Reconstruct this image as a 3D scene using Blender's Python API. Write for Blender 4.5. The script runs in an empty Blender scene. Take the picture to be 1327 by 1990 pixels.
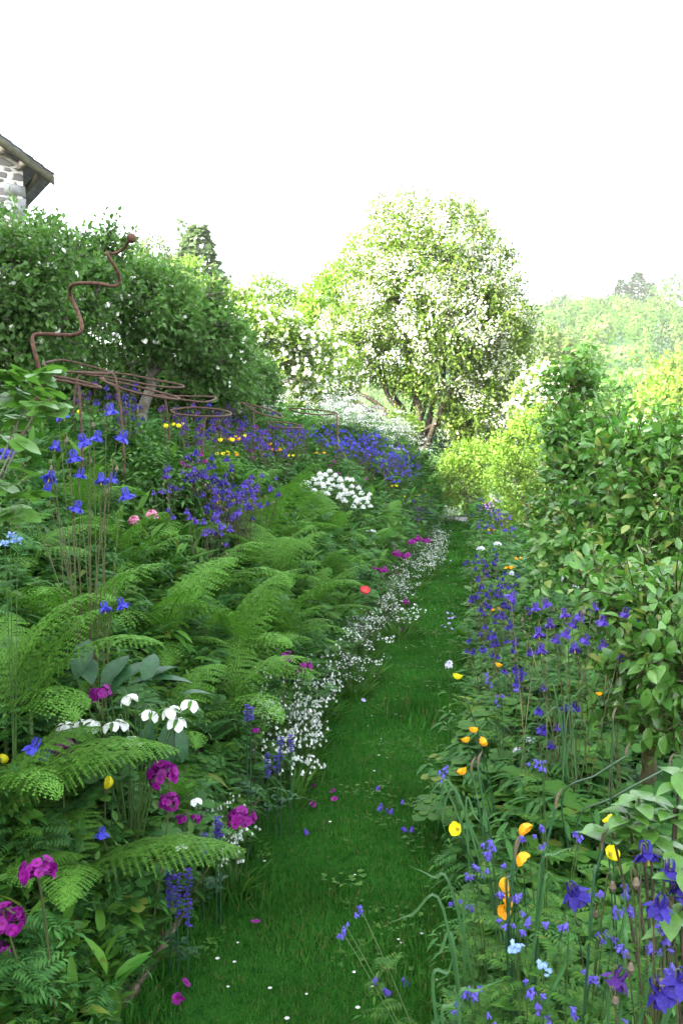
import bpy, math, random
import numpy as np
from mathutils import Vector, Matrix
R = math.radians
PI = math.pi
rng = np.random.default_rng(11)
random.seed(5)
scene = bpy.context.scene
COL = scene.collection

# ------------------------------------------------------------------ camera
F_PX, W_PX, H_PX = 1700.0, 1327.0, 1990.0
CAM = np.array([0.0, 0.0, 1.6])
cam_data = bpy.data.cameras.new('camera')
cam_data.sensor_fit = 'VERTICAL'
cam_data.sensor_height = 36.0
cam_data.lens = 36.0 * F_PX / H_PX
cam_data.clip_start = 0.05
cam_data.clip_end = 3000
cam = bpy.data.objects.new('camera', cam_data)
COL.objects.link(cam)
cam.location = CAM
cam.rotation_euler = (R(90 - 2.96), 0, R(8.58))
scene.camera = cam
CAM_M = np.array(cam.rotation_euler.to_matrix())

# ------------------------------------------------------------------ sky, sun, exposure
SUN_EL = R(30)
SUN_AZ = np.array([-0.78, -0.62])
world = bpy.data.worlds.new('World')
scene.world = world
world.use_nodes = True
nt = world.node_tree
nt.nodes.clear()
sky = nt.nodes.new('ShaderNodeTexSky')
sky.sky_type = 'NISHITA'
sky.sun_disc = False
sky.sun_elevation = SUN_EL
sky.sun_rotation = math.atan2(SUN_AZ[0], SUN_AZ[1])
sky.air_density = 1.0
sky.dust_density = 3.0
sky.ozone_density = 1.0
bg = nt.nodes.new('ShaderNodeBackground')
bg.inputs['Strength'].default_value = 0.15
wo = nt.nodes.new('ShaderNodeOutputWorld')
hz = nt.nodes.new('ShaderNodeHueSaturation')          # thin white cloud veil: the blue is washed out
hz.inputs['Saturation'].default_value = .34
hz.inputs['Value'].default_value = 1.0
nt.links.new(sky.outputs['Color'], hz.inputs['Color'])
nt.links.new(hz.outputs['Color'], bg.inputs['Color'])
nt.links.new(bg.outputs['Background'], wo.inputs['Surface'])
sun_d = bpy.data.lights.new('sun', 'SUN')
sun_d.energy = 3.0
sun_d.angle = R(0.5)
sun_d.color = (1.0, 0.93, 0.80)
sun = bpy.data.objects.new('sun', sun_d)
COL.objects.link(sun)
sv = Vector((SUN_AZ[0] * math.cos(SUN_EL), SUN_AZ[1] * math.cos(SUN_EL), math.sin(SUN_EL)))
sun.rotation_euler = sv.to_track_quat('Z', 'Y').to_euler()
sun.location = (-30, -15, 30)
scene.view_settings.view_transform = 'Standard'
scene.view_settings.look = 'None'
scene.view_settings.exposure = 3.2
scene.view_settings.gamma = 1.0
scene.view_settings.use_curve_mapping = False
cy = scene.cycles
cy.max_bounces = 7
cy.diffuse_bounces = 3
cy.glossy_bounces = 2
cy.transmission_bounces = 5
cy.transparent_max_bounces = 4
cy.volume_bounces = 0
cy.caustics_reflective = False
cy.caustics_refractive = False
cy.sample_clamp_indirect = 6.0
cy.use_denoising = True
try:
    cy.denoiser = 'OPENIMAGEDENOISE'
    cy.denoising_input_passes = 'RGB_ALBEDO_NORMAL'
    cy.denoising_prefilter = 'ACCURATE'
except Exception:
    pass

# ------------------------------------------------------------------ ground shape
PATH_L, PATH_R, PATH_END = -0.97, -0.04, 25.5


def sstep(a, b, t):
    t = np.clip((t - a) / (b - a), 0, 1)
    return t * t * (3 - 2 * t)


def nz(p, s=1.0):
    p = np.asarray(p) * s
    x, y, z = p[..., 0], p[..., 1], p[..., 2]
    return (np.sin(1.7 * x + 2.3 * y + 0.3) + np.sin(2.9 * y - 1.3 * z + 1.1) + np.sin(2.1 * z + 1.9 * x + 2.4)
            + 0.6 * np.sin(4.3 * x - 3.7 * y + 0.9) + 0.6 * np.sin(5.1 * z + 3.9 * y + 0.2)) / 4.2


def H(x, y):
    x = np.asarray(x, float)
    y = np.asarray(y, float)
    u = np.clip(PATH_L - x, 0, None)
    u2 = u * (1 + .75 * sstep(9, 22, y))
    bank = np.interp(u2, [0, .03, .28, .7, 1.1, 2.0, 3.1, 5, 12, 40, 300], [0, .05, .36, .80, 1.10, 1.56, 1.86, 2.1, 2.7, 5, 8])
    bank = bank * (1 + .18 * sstep(10, 20, y)) * (1 - .35 * sstep(32, 45, y)) + .05 * np.sin(1.3 * y + x) * np.clip(u, 0, 1)
    v = np.clip(x - PATH_R, 0, None)
    right = np.interp(v, [0, .05, .5, 1.2, 2.5, 6, 20, 70, 300], [0, .02, .07, .10, .02, -.6, -4, -14, -20])
    fall = -np.interp(y, [29, 60, 120, 2000], [0, 3.0, 15, 15])
    lo = np.where(x < 0, bank, right)
    near = lo * (1 - sstep(50, 130, y)) + fall
    amp = 41 + 32 * sstep(-70, 50, x) + 5 * np.sin(x * .03 + 1.0)
    hill = amp * sstep(130, 385, y + 8 * np.sin(x * .02))
    back = 30 * sstep(400, 800, y)
    return near + hill - back


# ------------------------------------------------------------------ pixel helpers (1327 x 1990 photograph)
def ray(px, py):
    v = CAM_M @ np.array([px - W_PX / 2, -(py - H_PX / 2), -F_PX])
    return v / v[1]


def at(px, py, d):
    return CAM + ray(px, py) * d


def on(px, py, h=0.0, y0=1.1, y1=60.0):
    r = ray(px, py)
    s = np.arange(y0, y1, .02)
    P = CAM + r[None, :] * s[:, None]
    g = P[:, 2] - H(P[:, 0], P[:, 1]) - h
    k = np.nonzero(g <= 0)[0]
    if len(k) == 0:
        return P[-1]
    return P[k[0]]


# ------------------------------------------------------------------ mesh helpers
class MB:
    def __init__(s):
        s.V, s.F, s.M, s.n = [], [], [], 0

    def add(s, V, F, m=0):
        V = np.asarray(V, float).reshape(-1, 3)
        F = np.asarray(F, int)
        s.V.append(V)
        s.F.append(F + s.n)
        s.M.append(m)
        s.n += len(V)

    def stamp(s, T, A, P, m=None):
        """T = (V, [(F, mat)...]); A (N,3,3) columns = axes * scale; P (N,3)"""
        V, FS = T
        N = len(P)
        if N == 0:
            return
        W = np.einsum('nij,vj->nvi', A, V) + P[:, None, :]
        nv = len(V)
        off = (np.arange(N) * nv)[:, None, None]
        s.V.append(W.reshape(-1, 3))
        for F, mm in FS:
            F = np.asarray(F, int)
            s.F.append((F[None] + off).reshape(-1, F.shape[1]) + s.n)
            s.M.append(mm if m is None else m)
        s.n += N * nv

    def mesh(s, name, mats, smooth=False):
        me = bpy.data.meshes.new(name)
        V = np.concatenate(s.V)
        me.vertices.add(len(V))
        me.vertices.foreach_set('co', V.astype(np.float32).ravel())
        loops = np.concatenate([f.ravel() for f in s.F])
        tot = np.concatenate([np.full(len(f), f.shape[1]) for f in s.F])
        mi = np.concatenate([np.full(len(f), m) for f, m in zip(s.F, s.M)])
        start = np.concatenate([[0], np.cumsum(tot)[:-1]])
        me.loops.add(len(loops))
        me.loops.foreach_set('vertex_index', loops.astype(np.int32))
        me.polygons.add(len(tot))
        me.polygons.foreach_set('loop_start', start.astype(np.int32))
        me.polygons.foreach_set('material_index', mi.astype(np.int32))
        if smooth:
            me.polygons.foreach_set('use_smooth', np.ones(len(tot), bool))
        for m in (mats if isinstance(mats, (list, tuple)) else [mats]):
            me.materials.append(m)
        me.update(calc_edges=True)
        return me

    def build(s, name, mats, parent=None, smooth=False, loc=None):
        return obj(name, s.mesh(name, mats, smooth), parent, loc)


def obj(name, me, parent=None, loc=None, rot=None, sc=None):
    o = bpy.data.objects.new(name, me)
    COL.objects.link(o)
    if parent is not None:
        o.parent = parent
    if loc is not None:
        o.location = tuple(loc)
    if rot is not None:
        o.rotation_euler = rot
    if sc is not None:
        o.scale = (sc, sc, sc) if np.isscalar(sc) else sc
    return o


def tag(o, label=None, cat=None, group=None, kind=None):
    if label:
        o['label'] = label
    if cat:
        o['category'] = cat
    if group:
        o['group'] = group
    if kind:
        o['kind'] = kind
    return o


def thing(name, label, cat, loc=(0, 0, 0), rz=0, group=None):
    o = bpy.data.objects.new(name, None)
    COL.objects.link(o)
    o.empty_display_size = .1
    o.location = tuple(loc)
    o.rotation_euler = (0, 0, rz)
    return tag(o, label, cat, group)


KIDS = {}


def copy_tree(o):
    c = o.copy()
    COL.objects.link(c)
    for ch in o.children:
        k = copy_tree(ch)
        k.parent = c
    return c


class Proto:
    """the first placement moves the built thing itself, later ones copy it with its parts"""
    def __init__(s, root):
        s.root, s.used = root, False

    def put(s, loc, rz=0, sc=1.0, label=None, group=None, tilt=(0, 0)):
        o = copy_tree(s.root) if s.used else s.root
        s.used = True
        o.location = tuple(loc)
        o.rotation_euler = (tilt[0], tilt[1], rz)
        o.scale = (sc, sc, sc)
        if label:
            o['label'] = label
        if group:
            o['group'] = group
        return o


def unit(v):
    v = np.asarray(v, float)
    return v / np.maximum(np.linalg.norm(v, axis=-1, keepdims=True), 1e-9)


def frames(d, n, s):
    """leaf frames: +Y of the template goes along d, +Z near n, scaled by s"""
    d = unit(d)
    x = unit(np.cross(d, n))
    z = np.cross(x, d)
    s = np.broadcast_to(np.asarray(s, float), (len(d),))[:, None, None]
    return np.stack([x, d, z], axis=2) * s


def rdir(n):
    return unit(rng.normal(size=(n, 3)))


def tube(mb, P, rad, ns=6, m=0, cap=True):
    P = np.asarray(P, float)
    n = len(P)
    rad = np.broadcast_to(np.asarray(rad, float), (n,))
    T = unit(np.gradient(P, axis=0))
    ref = np.array([0, 0, 1.0]) if abs(T[0][2]) < .9 else np.array([1.0, 0, 0])
    u = unit(np.cross(T[0], ref))
    V = []
    a = np.arange(ns) / ns * 2 * PI
    for i in range(n):
        u = unit(u - T[i] * np.dot(u, T[i]))
        w = np.cross(T[i], u)
        V.append(P[i] + rad[i] * (np.cos(a)[:, None] * u + np.sin(a)[:, None] * w))
    V = np.concatenate(V)
    i, j = np.meshgrid(np.arange(n - 1), np.arange(ns), indexing='ij')
    j2 = (j + 1) % ns
    F = np.stack([i * ns + j, i * ns + j2, (i + 1) * ns + j2, (i + 1) * ns + j], -1).reshape(-1, 4)
    mb.add(V, F, m)
    if cap and ns >= 3:
        mb.add(V[:ns], [list(range(ns))[::-1]], m)
        mb.add(V[-ns:], [list(range(ns))], m)


def bez(p0, p1, p2, n=7, p3=None):
    t = np.linspace(0, 1, n)[:, None]
    p0, p1, p2 = map(lambda q: np.asarray(q, float), (p0, p1, p2))
    if p3 is None:
        return (1 - t) ** 2 * p0 + 2 * t * (1 - t) * p1 + t * t * p2
    p3 = np.asarray(p3, float)
    return (1 - t) ** 3 * p0 + 3 * t * (1 - t) ** 2 * p1 + 3 * t * t * (1 - t) * p2 + t ** 3 * p3


def catmull(P, k=6):
    P = np.asarray(P, float)
    Q = np.vstack([2 * P[0] - P[1], P, 2 * P[-1] - P[-2]])
    out = []
    for i in range(1, len(Q) - 2):
        t = np.linspace(0, 1, k, endpoint=False)[:, None]
        a, b, c, d = Q[i - 1], Q[i], Q[i + 1], Q[i + 2]
        out.append(.5 * (2 * b + (c - a) * t + (2 * a - 5 * b + 4 * c - d) * t * t + (3 * b - a - 3 * c + d) * t ** 3))
    out.append(P[-1:])
    return np.concatenate(out)


def box(mb, c, s, rot=None, m=0):
    V = np.array([[x, y, z] for x in (-.5, .5) for y in (-.5, .5) for z in (-.5, .5)]) * np.asarray(s, float)
    if rot is not None:
        V = V @ np.asarray(rot).T
    mb.add(V + np.asarray(c, float), [[0, 1, 3, 2], [4, 6, 7, 5], [0, 4, 5, 1], [2, 3, 7, 6], [0, 2, 6, 4], [1, 5, 7, 3]], m)


# ------------------------------------------------------------------ materials
def newmat(name):
    m = bpy.data.materials.new(name)
    m.use_nodes = True
    t = m.node_tree
    t.nodes.clear()
    out = t.nodes.new('ShaderNodeOutputMaterial')
    return m, t, out


def mixrgb(t, fac, a, b):
    n = t.nodes.new('ShaderNodeMix')
    n.data_type = 'RGBA'
    for k, v in ((0, fac), (6, a), (7, b)):
        if hasattr(v, 'links') or isinstance(v, bpy.types.NodeSocket):
            t.links.new(v, n.inputs[k])
        elif k == 0:
            n.inputs[k].default_value = v
        else:
            n.inputs[k].default_value = (*v, 1)
    return n.outputs[2]


def leafmat(name, a, b, rough=.45, trans=.35, spec=.4, c=None, nscale=3.0, tint=(1.0, 1.12, .7)):
    """a..b: colour range leaf by leaf; c: an odd leaf colour for the last few per cent"""
    m, t, out = newmat(name)
    geo = t.nodes.new('ShaderNodeNewGeometry')
    col = mixrgb(t, geo.outputs['Random Per Island'], a, b)
    tc = t.nodes.new('ShaderNodeTexCoord')
    no = t.nodes.new('ShaderNodeTexNoise')
    no.inputs['Scale'].default_value = nscale
    t.links.new(tc.outputs['Object'], no.inputs['Vector'])
    hs = t.nodes.new('ShaderNodeHueSaturation')
    mr = t.nodes.new('ShaderNodeMapRange')
    mr.inputs[1].default_value, mr.inputs[2].default_value = .3, .7
    mr.inputs[3].default_value, mr.inputs[4].default_value = .7, 1.35
    t.links.new(no.outputs['Fac'], mr.inputs[0])
    t.links.new(mr.outputs[0], hs.inputs['Value'])
    if c is not None:
        gt = t.nodes.new('ShaderNodeMath')
        gt.operation = 'FRACT'
        mu = t.nodes.new('ShaderNodeMath')
        mu.operation = 'MULTIPLY'
        mu.inputs[1].default_value = 7.31
        t.links.new(geo.outputs['Random Per Island'], mu.inputs[0])
        t.links.new(mu.outputs[0], gt.inputs[0])
        g2 = t.nodes.new('ShaderNodeMath')
        g2.operation = 'GREATER_THAN'
        g2.inputs[1].default_value = .93
        t.links.new(gt.outputs[0], g2.inputs[0])
        col = mixrgb(t, g2.outputs[0], col, c)
    t.links.new(col, hs.inputs['Color'])
    p = t.nodes.new('ShaderNodeBsdfPrincipled')
    p.inputs['Roughness'].default_value = rough
    p.inputs['Specular IOR Level'].default_value = spec
    t.links.new(hs.outputs[0], p.inputs['Base Color'])
    tr = t.nodes.new('ShaderNodeBsdfTranslucent')
    mulc = t.nodes.new('ShaderNodeMix')
    mulc.data_type = 'RGBA'
    mulc.blend_type = 'MULTIPLY'
    mulc.inputs[0].default_value = 1
    t.links.new(hs.outputs[0], mulc.inputs[6])
    mulc.inputs[7].default_value = (*[min(q, 3) for q in tint], 1)
    t.links.new(mulc.outputs[2], tr.inputs['Color'])
    mx = t.nodes.new('ShaderNodeMixShader')
    mx.inputs[0].default_value = trans
    t.links.new(p.outputs[0], mx.inputs[1])
    t.links.new(tr.outputs[0], mx.inputs[2])
    t.links.new(mx.outputs[0], out.inputs['Surface'])
    return m


def solidmat(name, a, b, scale=20, rough=.7, bump=.3, bscale=None, spec=.3, metal=0, detail=6):
    m, t, out = newmat(name)
    tc = t.nodes.new('ShaderNodeTexCoord')
    no = t.nodes.new('ShaderNodeTexNoise')
    no.inputs['Scale'].default_value = scale
    no.inputs['Detail'].default_value = detail
    t.links.new(tc.outputs['Object'], no.inputs['Vector'])
    mr = t.nodes.new('ShaderNodeMapRange')
    mr.inputs[1].default_value, mr.inputs[2].default_value = .35, .65
    t.links.new(no.outputs['Fac'], mr.inputs[0])
    col = mixrgb(t, mr.outputs[0], a, b)
    p = t.nodes.new('ShaderNodeBsdfPrincipled')
    p.inputs['Roughness'].default_value = rough
    p.inputs['Metallic'].default_value = metal
    p.inputs['Specular IOR Level'].default_value = spec
    t.links.new(col, p.inputs['Base Color'])
    if bump:
        n2 = t.nodes.new('ShaderNodeTexNoise')
        n2.inputs['Scale'].default_value = bscale or scale * 2
        n2.inputs['Detail'].default_value = 8
        t.links.new(tc.outputs['Object'], n2.inputs['Vector'])
        bp = t.nodes.new('ShaderNodeBump')
        bp.inputs['Strength'].default_value = bump
        bp.inputs['Distance'].default_value = .02
        t.links.new(n2.outputs['Fac'], bp.inputs['Height'])
        t.links.new(bp.outputs[0], p.inputs['Normal'])
    t.links.new(p.outputs[0], out.inputs['Surface'])
    return m


M = {}
M['grass'] = leafmat('grass_blade', (.018, .105, .012), (.048, .160, .022), .7, .3, .04, c=(.13, .14, .05), nscale=1.4)
M['fern'] = leafmat('fern_green', (.060, .175, .020), (.105, .232, .036), .55, .38, .12, nscale=1.5)
M['herb'] = leafmat('herb_green', (.028, .110, .012), (.082, .192, .024), .55, .32, .18, c=(.11, .16, .025), nscale=1.2)
M['herb_blue'] = leafmat('columbine_leaf_green', (.025, .098, .020), (.058, .165, .032), .55, .30, .18, nscale=2)
M['broad'] = leafmat('broad_leaf_green', (.040, .125, .014), (.075, .175, .024), .5, .35, .28, nscale=6)
M['dark_leaf'] = leafmat('leathery_dark_leaf', (.014, .060, .020), (.026, .085, .030), .45, .14, .3, nscale=6)
M['apple'] = leafmat('apple_leaf', (.068, .170, .032), (.140, .270, .070), .45, .46, .4, c=(.12, .19, .06), nscale=1.5)
M['pear'] = leafmat('pear_leaf', (.045, .155, .022), (.115, .248, .045), .32, .40, .6, c=(.20, .26, .06), nscale=2)
M['haw'] = leafmat('hawthorn_leaf', (.090, .170, .020), (.170, .250, .040), .5, .4, .3, nscale=.8)
M['gold'] = leafmat('golden_leaf', (.12, .24, .025), (.24, .36, .06), .5, .4, .3, nscale=1)
M['lime'] = leafmat('lime_leaf', (.11, .20, .03), (.20, .30, .05), .5, .4, .3, nscale=1)
M['wood_a'] = leafmat('far_leaf', (.045, .14, .018), (.10, .20, .032), .6, .3, .2, nscale=.08)
M['wood_b'] = leafmat('far_brown_leaf', (.09, .15, .035), (.13, .18, .05), .6, .3, .2, nscale=.08)
M['wood_c'] = leafmat('conifer_needles', (.025, .065, .03), (.05, .10, .045), .6, .15, .2, nscale=.2)
M['strap'] = leafmat('strap_leaf', (.030, .10, .035), (.06, .15, .05), .4, .25, .35, c=(.30, .24, .07), nscale=5)
M['stem'] = leafmat('green_stem', (.05, .11, .03), (.08, .15, .04), .5, .15, .3)
M['stem_red'] = leafmat('reddish_stem', (.075, .065, .032), (.085, .105, .04), .5, .1, .3)
M['stem_dark'] = leafmat('dark_green_stem', (.02, .065, .03), (.03, .085, .035), .35, .1, .5)


def petal(name, a, b, trans=.3, tint=(1.0, 1.0, 1.0), rough=.55):
    return leafmat(name, a, b, rough, trans, .25, nscale=15, tint=tint)


M['blue'] = petal('blue_petal', (.045, .046, .42), (.078, .080, .56))
M['violet'] = petal('violet_petal', (.055, .028, .27), (.095, .058, .40))
M['indigo'] = petal('indigo_petal', (.020, .012, .17), (.040, .026, .28))
M['purple'] = petal('dark_purple_petal', (.055, .015, .16), (.10, .03, .24))
M['bellblue'] = petal('blue_violet_petal', (.090, .065, .42), (.16, .13, .56))
M['mist'] = petal('soft_white_petal', (.46, .52, .46), (.66, .70, .66))
M['spruce'] = leafmat('spruce_needles', (.10, .155, .085), (.16, .21, .12), .6, .35, .15, nscale=.4)
M['haw_blossom'] = petal('hawthorn_blossom', (.50, .53, .42), (.68, .70, .60), .4)
M['lilac'] = petal('lilac_petal', (.30, .22, .62), (.48, .40, .78))
M['mauve'] = petal('mauve_petal', (.38, .16, .50), (.55, .33, .66))
M['magenta'] = petal('magenta_petal', (.16, .004, .15), (.27, .010, .24))
M['magenta_eye'] = petal('dark_magenta_eye', (.10, .002, .05), (.14, .004, .07))
M['pink'] = petal('pink_petal', (.55, .13, .30), (.70, .35, .45))
M['red'] = petal('red_petal', (.60, .04, .08), (.70, .10, .12))
M['white'] = petal('white_petal', (.70, .74, .70), (.82, .84, .82), .3)
M['white_warm'] = petal('cream_blossom', (.74, .74, .66), (.84, .84, .80), .3)
M['yellow'] = petal('yellow_petal', (.74, .66, .015), (.82, .74, .03), .35)
M['orange'] = petal('orange_petal', (.78, .33, .012), (.86, .44, .02), .35)
M['fmn'] = petal('sky_blue_petal', (.22, .36, .78), (.34, .50, .85))
M['anther'] = petal('yellow_anther', (.55, .45, .05), (.65, .5, .1))
M['bud'] = leafmat('seed_bud', (.10, .085, .055), (.15, .12, .085), .6, .2)
M['bark'] = solidmat('grey_bark', (.085, .072, .055), (.21, .20, .17), 14, .9, .7, 30)
M['bark_dark'] = solidmat('dark_bark', (.035, .028, .020), (.085, .070, .045), 12, .9, .7, 30)
M['moss'] = solidmat('mossy_bark', (.040, .035, .020), (.075, .085, .020), 10, .95, .8, 40)
M['rust'] = solidmat('rusted_iron', (.060, .028, .019), (.135, .066, .042), 35, .75, .4, 120, .4, .35)
M['rust_dark'] = solidmat('weathered_iron', (.055, .030, .022), (.11, .06, .042), 40, .7, .4, 120, .4, .4)
M['soil'] = solidmat('dark_soil', (.018, .013, .009), (.045, .032, .021), 9, .95, .8, 60)
M['plank'] = solidmat('weathered_plank', (.10, .075, .05), (.20, .16, .11), 12, .85, .5, 60)
M['stone'] = solidmat('grey_slab', (.20, .20, .20), (.30, .31, .31), 6, .85, .4, 30)
M['slate'] = solidmat('roof_slate', (.10, .105, .115), (.20, .21, .22), 5, .6, .3, 20)
M['barge'] = solidmat('olive_barge_board', (.055, .052, .030), (.10, .095, .055), 10, .8, .3, 40)
M['timber_pale'] = solidmat('pale_timber', (.32, .29, .24), (.42, .39, .33), 14, .8, .3, 50)

# ------------------------------------------------------------------ templates
def T_leaf(w=.5, fold=.12, curl=.18, rows=(0.0, .22, .5, .78, 1.0), wid=(0.04, .75, 1.0, .62, 0.0)):
    V, n = [], len(rows)
    for y, ww in zip(rows, wid):
        z = -curl * y * y
        V += [[-w / 2 * ww, y, z + fold * ww], [0, y, z], [w / 2 * ww, y, z + fold * ww]]
    F = []
    for i in range(n - 1):
        a = i * 3
        F += [[a, a + 1, a + 4, a + 3], [a + 1, a + 2, a + 5, a + 4]]
    return (np.array(V), [(F, 0)])


LEAF = T_leaf(.55, .10, .22)
LEAF_DROOP = T_leaf(.52, .12, .5)
LANCE = T_leaf(.24, .04, .45)
LEAF_LO = T_leaf(.6, .12, .15, (0, .5, 1.0), (.05, 1, .0))
DIAMOND = (np.array([[0, 0, 0], [.32, .5, .06], [0, 1, -.06], [-.32, .5, .06]]), [([[0, 1, 2, 3]], 0)])


def join(items):
    """items: (T, A(3x3), p, mat or None) -> template"""
    V, FS, n = [], [], 0
    for T, A, p, m in items:
        V.append(T[0] @ np.asarray(A, float).T + np.asarray(p, float))
        for F, mm in T[1]:
            FS.append((np.asarray(F) + n, mm if m is None else m))
        n += len(T[0])
    return (np.concatenate(V), FS)


def Az(a, tilt=0.0, s=1.0):
    """leaf pointing outward at azimuth a, raised by tilt"""
    d = np.array([[math.cos(a) * math.cos(tilt), math.sin(a) * math.cos(tilt), math.sin(tilt)]])
    up = np.array([[-math.cos(a) * math.sin(tilt), -math.sin(a) * math.sin(tilt), math.cos(tilt)]])
    return frames(d, up, s)[0]


def T_fan():
    """three-lobed leaflet cluster of columbine or buttercup"""
    lob = T_leaf(.8, .05, .12, (0, .45, .8, 1.0), (.1, .75, 1.0, .35))
    return join([(lob, Az(PI / 2 + a, .12, s), (0, 0, 0), 0) for a, s in ((-1.15, .8), (0, 1.0), (1.15, .8))])


FAN = T_fan()


def T_pinnate(n=7):
    it = []
    small = T_leaf(.30, .04, .3, (0, .5, 1.0), (.1, 1, 0))
    for i in range(n):
        y = .2 + .7 * i / n
        s = .36 * (1 - .55 * i / n)
        for sd in (-1, 1):
            it.append((small, Az(PI / 2 - sd * 1.0, .1, s), (0, y, -.2 * y * y), 0))
    it.append((small, Az(PI / 2, -.3, .3), (0, .88, -.16), 0))
    return join(it)


PINN = T_pinnate()


def sprig(leafT, n, h, spread, size, seed, tilt=(.1, 1.1)):
    r = random.Random(seed)
    it = []
    for i in range(n):
        a = r.uniform(0, 2 * PI)
        z = h * (i + .5) / n
        it.append((leafT, Az(a, r.uniform(*tilt), size * r.uniform(.7, 1.2)), (spread * math.cos(a) * .3, spread * math.sin(a) * .3, z), 0))
    return join(it)


def T_cone(r, h, n=6, closed=False, m=0, r0=.0):
    a = np.arange(n) / n * 2 * PI
    V = [[r0 * math.cos(x), r0 * math.sin(x), 0] for x in a] + [[r * math.cos(x), r * math.sin(x), h] for x in a]
    F = [[i, (i + 1) % n, n + (i + 1) % n, n + i] for i in range(n)]
    return (np.array(V), [(F, m)])


def T_petalflower(n, w, cup, m=0, eye=None, eye_r=.28):
    """flat open flower facing +Z, radius 1"""
    pet = T_leaf(w, .0, 0, (0, .45, .85, 1.0), (.25, .8, 1.0, .55))
    it = [(pet, Az(2 * PI * i / n, cup), (0, 0, 0), m) for i in range(n)]
    if eye is not None:
        it.append((T_cone(eye_r, .07, 6, m=eye, r0=.0), np.eye(3), (0, 0, .03), None))
    return join(it)


def T_columbine():
    """hanging flower, attached at the origin, about 1 wide; mats 0 petal, 1 anther"""
    it = []
    sep = T_leaf(.62, .05, .25, (0, .3, .65, 1.0), (.3, 1.0, .8, 0))
    for i in range(5):
        a = 2 * PI * i / 5
        it.append((sep, Az(a, -.28, .62), (.04 * math.cos(a), .04 * math.sin(a), -.02), 0))
        b = a + PI / 5
        pt = T_leaf(.9, -.10, -.25, (0, .5, 1.0), (.6, 1.0, .8))
        it.append((pt, Az(b, -1.05, .42), (.13 * math.cos(b), .13 * math.sin(b), .0), 0))
        mb = MB()
        c, s = math.cos(b), math.sin(b)
        tube(mb, [[.14 * c, .14 * s, -.02], [.20 * c, .20 * s, .2], [.17 * c, .17 * s, .36], [.08 * c, .08 * s, .40]], [.07, .045, .03, .02], 4)
        V = np.concatenate(mb.V)
        FS = [(f, 0) for f in mb.F]
        it.append(((V, FS), np.eye(3), (0, 0, 0), None))
    it.append((T_cone(.05, -.45, 5, m=1, r0=.03), np.eye(3), (0, 0, 0), None))
    return join(it)


COLUMB = T_columbine()


def T_poppy():
    """cup facing +Z, radius about 1; four crumpled petals; mats 0 petal, 1 anther"""
    it = []
    for k in range(4):
        V, F = [], []
        nu, nv = 7, 5
        for j in range(nv):
            t = j / (nv - 1)
            for i in range(nu):
                u = (i / (nu - 1) - .5) * 2.35 * (0.35 + .65 * t ** .5)
                rr = (.12 + .80 * math.sin(t * 1.45)) * (1 + .03 * (k % 2)) + .05 * math.sin(5 * u + k * 2) * t
                z = .95 * t ** 1.5 + .05 * math.sin(9 * u + k) * t - .10 * abs(u) * t
                V.append([rr * math.cos(u), rr * math.sin(u), z])
        for j in range(nv - 1):
            for i in range(nu - 1):
                a = j * nu + i
                F.append([a, a + 1, a + nu + 1, a + nu])
        a = k * PI / 2
        A = [[math.cos(a), -math.sin(a), 0], [math.sin(a), math.cos(a), 0], [0, 0, 1]]
        it.append(((np.array(V), [(F, 0)]), A, (0, 0, 0), None))
    for k in range(10):
        a = k * 2 * PI / 10
        it.append((T_cone(.05, .35, 4, m=1, r0=.02), np.eye(3), (.16 * math.cos(a), .16 * math.sin(a), .12), None))
    return join(it)


POPPY = T_poppy()


def T_hellebore():
    """nodding cup, attached at the origin, opening to -Z; mats 0 petal, 1 anther"""
    it = []
    pet = T_leaf(.95, .10, .55, (0, .25, .6, .88, 1.0), (.3, .85, 1.0, .7, .15))
    for i in range(5):
        a = 2 * PI * i / 5
        it.append((pet, Az(a, -.25 - .1 * (i % 2), .62), (.03 * math.cos(a), .03 * math.sin(a), 0), 0))
    for k in range(8):
        a = k * PI / 4
        it.append((T_cone(.04, -.3, 4, m=1, r0=.02), np.eye(3), (.08 * math.cos(a), .08 * math.sin(a), -.05), None))
    return join(it)


HELL = T_hellebore()
FLARE = join([(T_cone(.32, -.55, 5, r0=.15), np.eye(3), (0, 0, 0), 0), (T_cone(.15, .0, 5, r0=.02), np.eye(3), (0, 0, 0), 0)] + [(T_leaf(.8, .05, .3, (0, .5, 1.0), (.7, 1, .2)), Az(2 * PI * i / 5, -.75, .5), (.27 * math.cos(2 * PI * i / 5), .27 * math.sin(2 * PI * i / 5), -.45), 0) for i in range(5)])
BELL = (lambda: join([(T_cone(.5, -.9, 6, r0=.22), np.eye(3), (0, 0, 0), 0), (T_cone(.22, .0, 6, r0=.02), np.eye(3), (0, 0, 0), 0)]))()
PRIM = T_petalflower(5, .95, .15, 0, 1, .30)
CROSS = T_petalflower(4, .95, .1, 0)
STAR5 = T_petalflower(5, .8, .1, 0)


def smooth_stem(mb, p0, p1, r, bend=.25, hook=0.0, ns=4, m=0, n=7):
    p0, p1 = np.asarray(p0, float), np.asarray(p1, float)
    mid = p0 * (1 - .6) + p1 * .6
    mid[:2] = p0[:2] + (p1[:2] - p0[:2]) * bend
    if hook:
        pts = bez(p0, mid, p1 + np.array([0, 0, hook]), n)
        tip = bez(p1 + np.array([0, 0, hook]), p1 + np.array([hook * .5, hook * .2, hook * 1.35]), p1 + np.array([hook * .6, hook * .2, 0]), 4)
        pts = np.vstack([pts, tip[1:]])
    else:
        pts = bez(p0, mid, p1, n)
    tube(mb, pts, np.linspace(r, r * .55, len(pts)), ns, m, cap=False)
    return pts[-1]

# ================================================================== SETTING
def axis(parts):
    out = []
    for a, b, n in parts:
        out += list(np.linspace(a, b, n, endpoint=False))
    return np.array(out + [parts[-1][1]])


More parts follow.
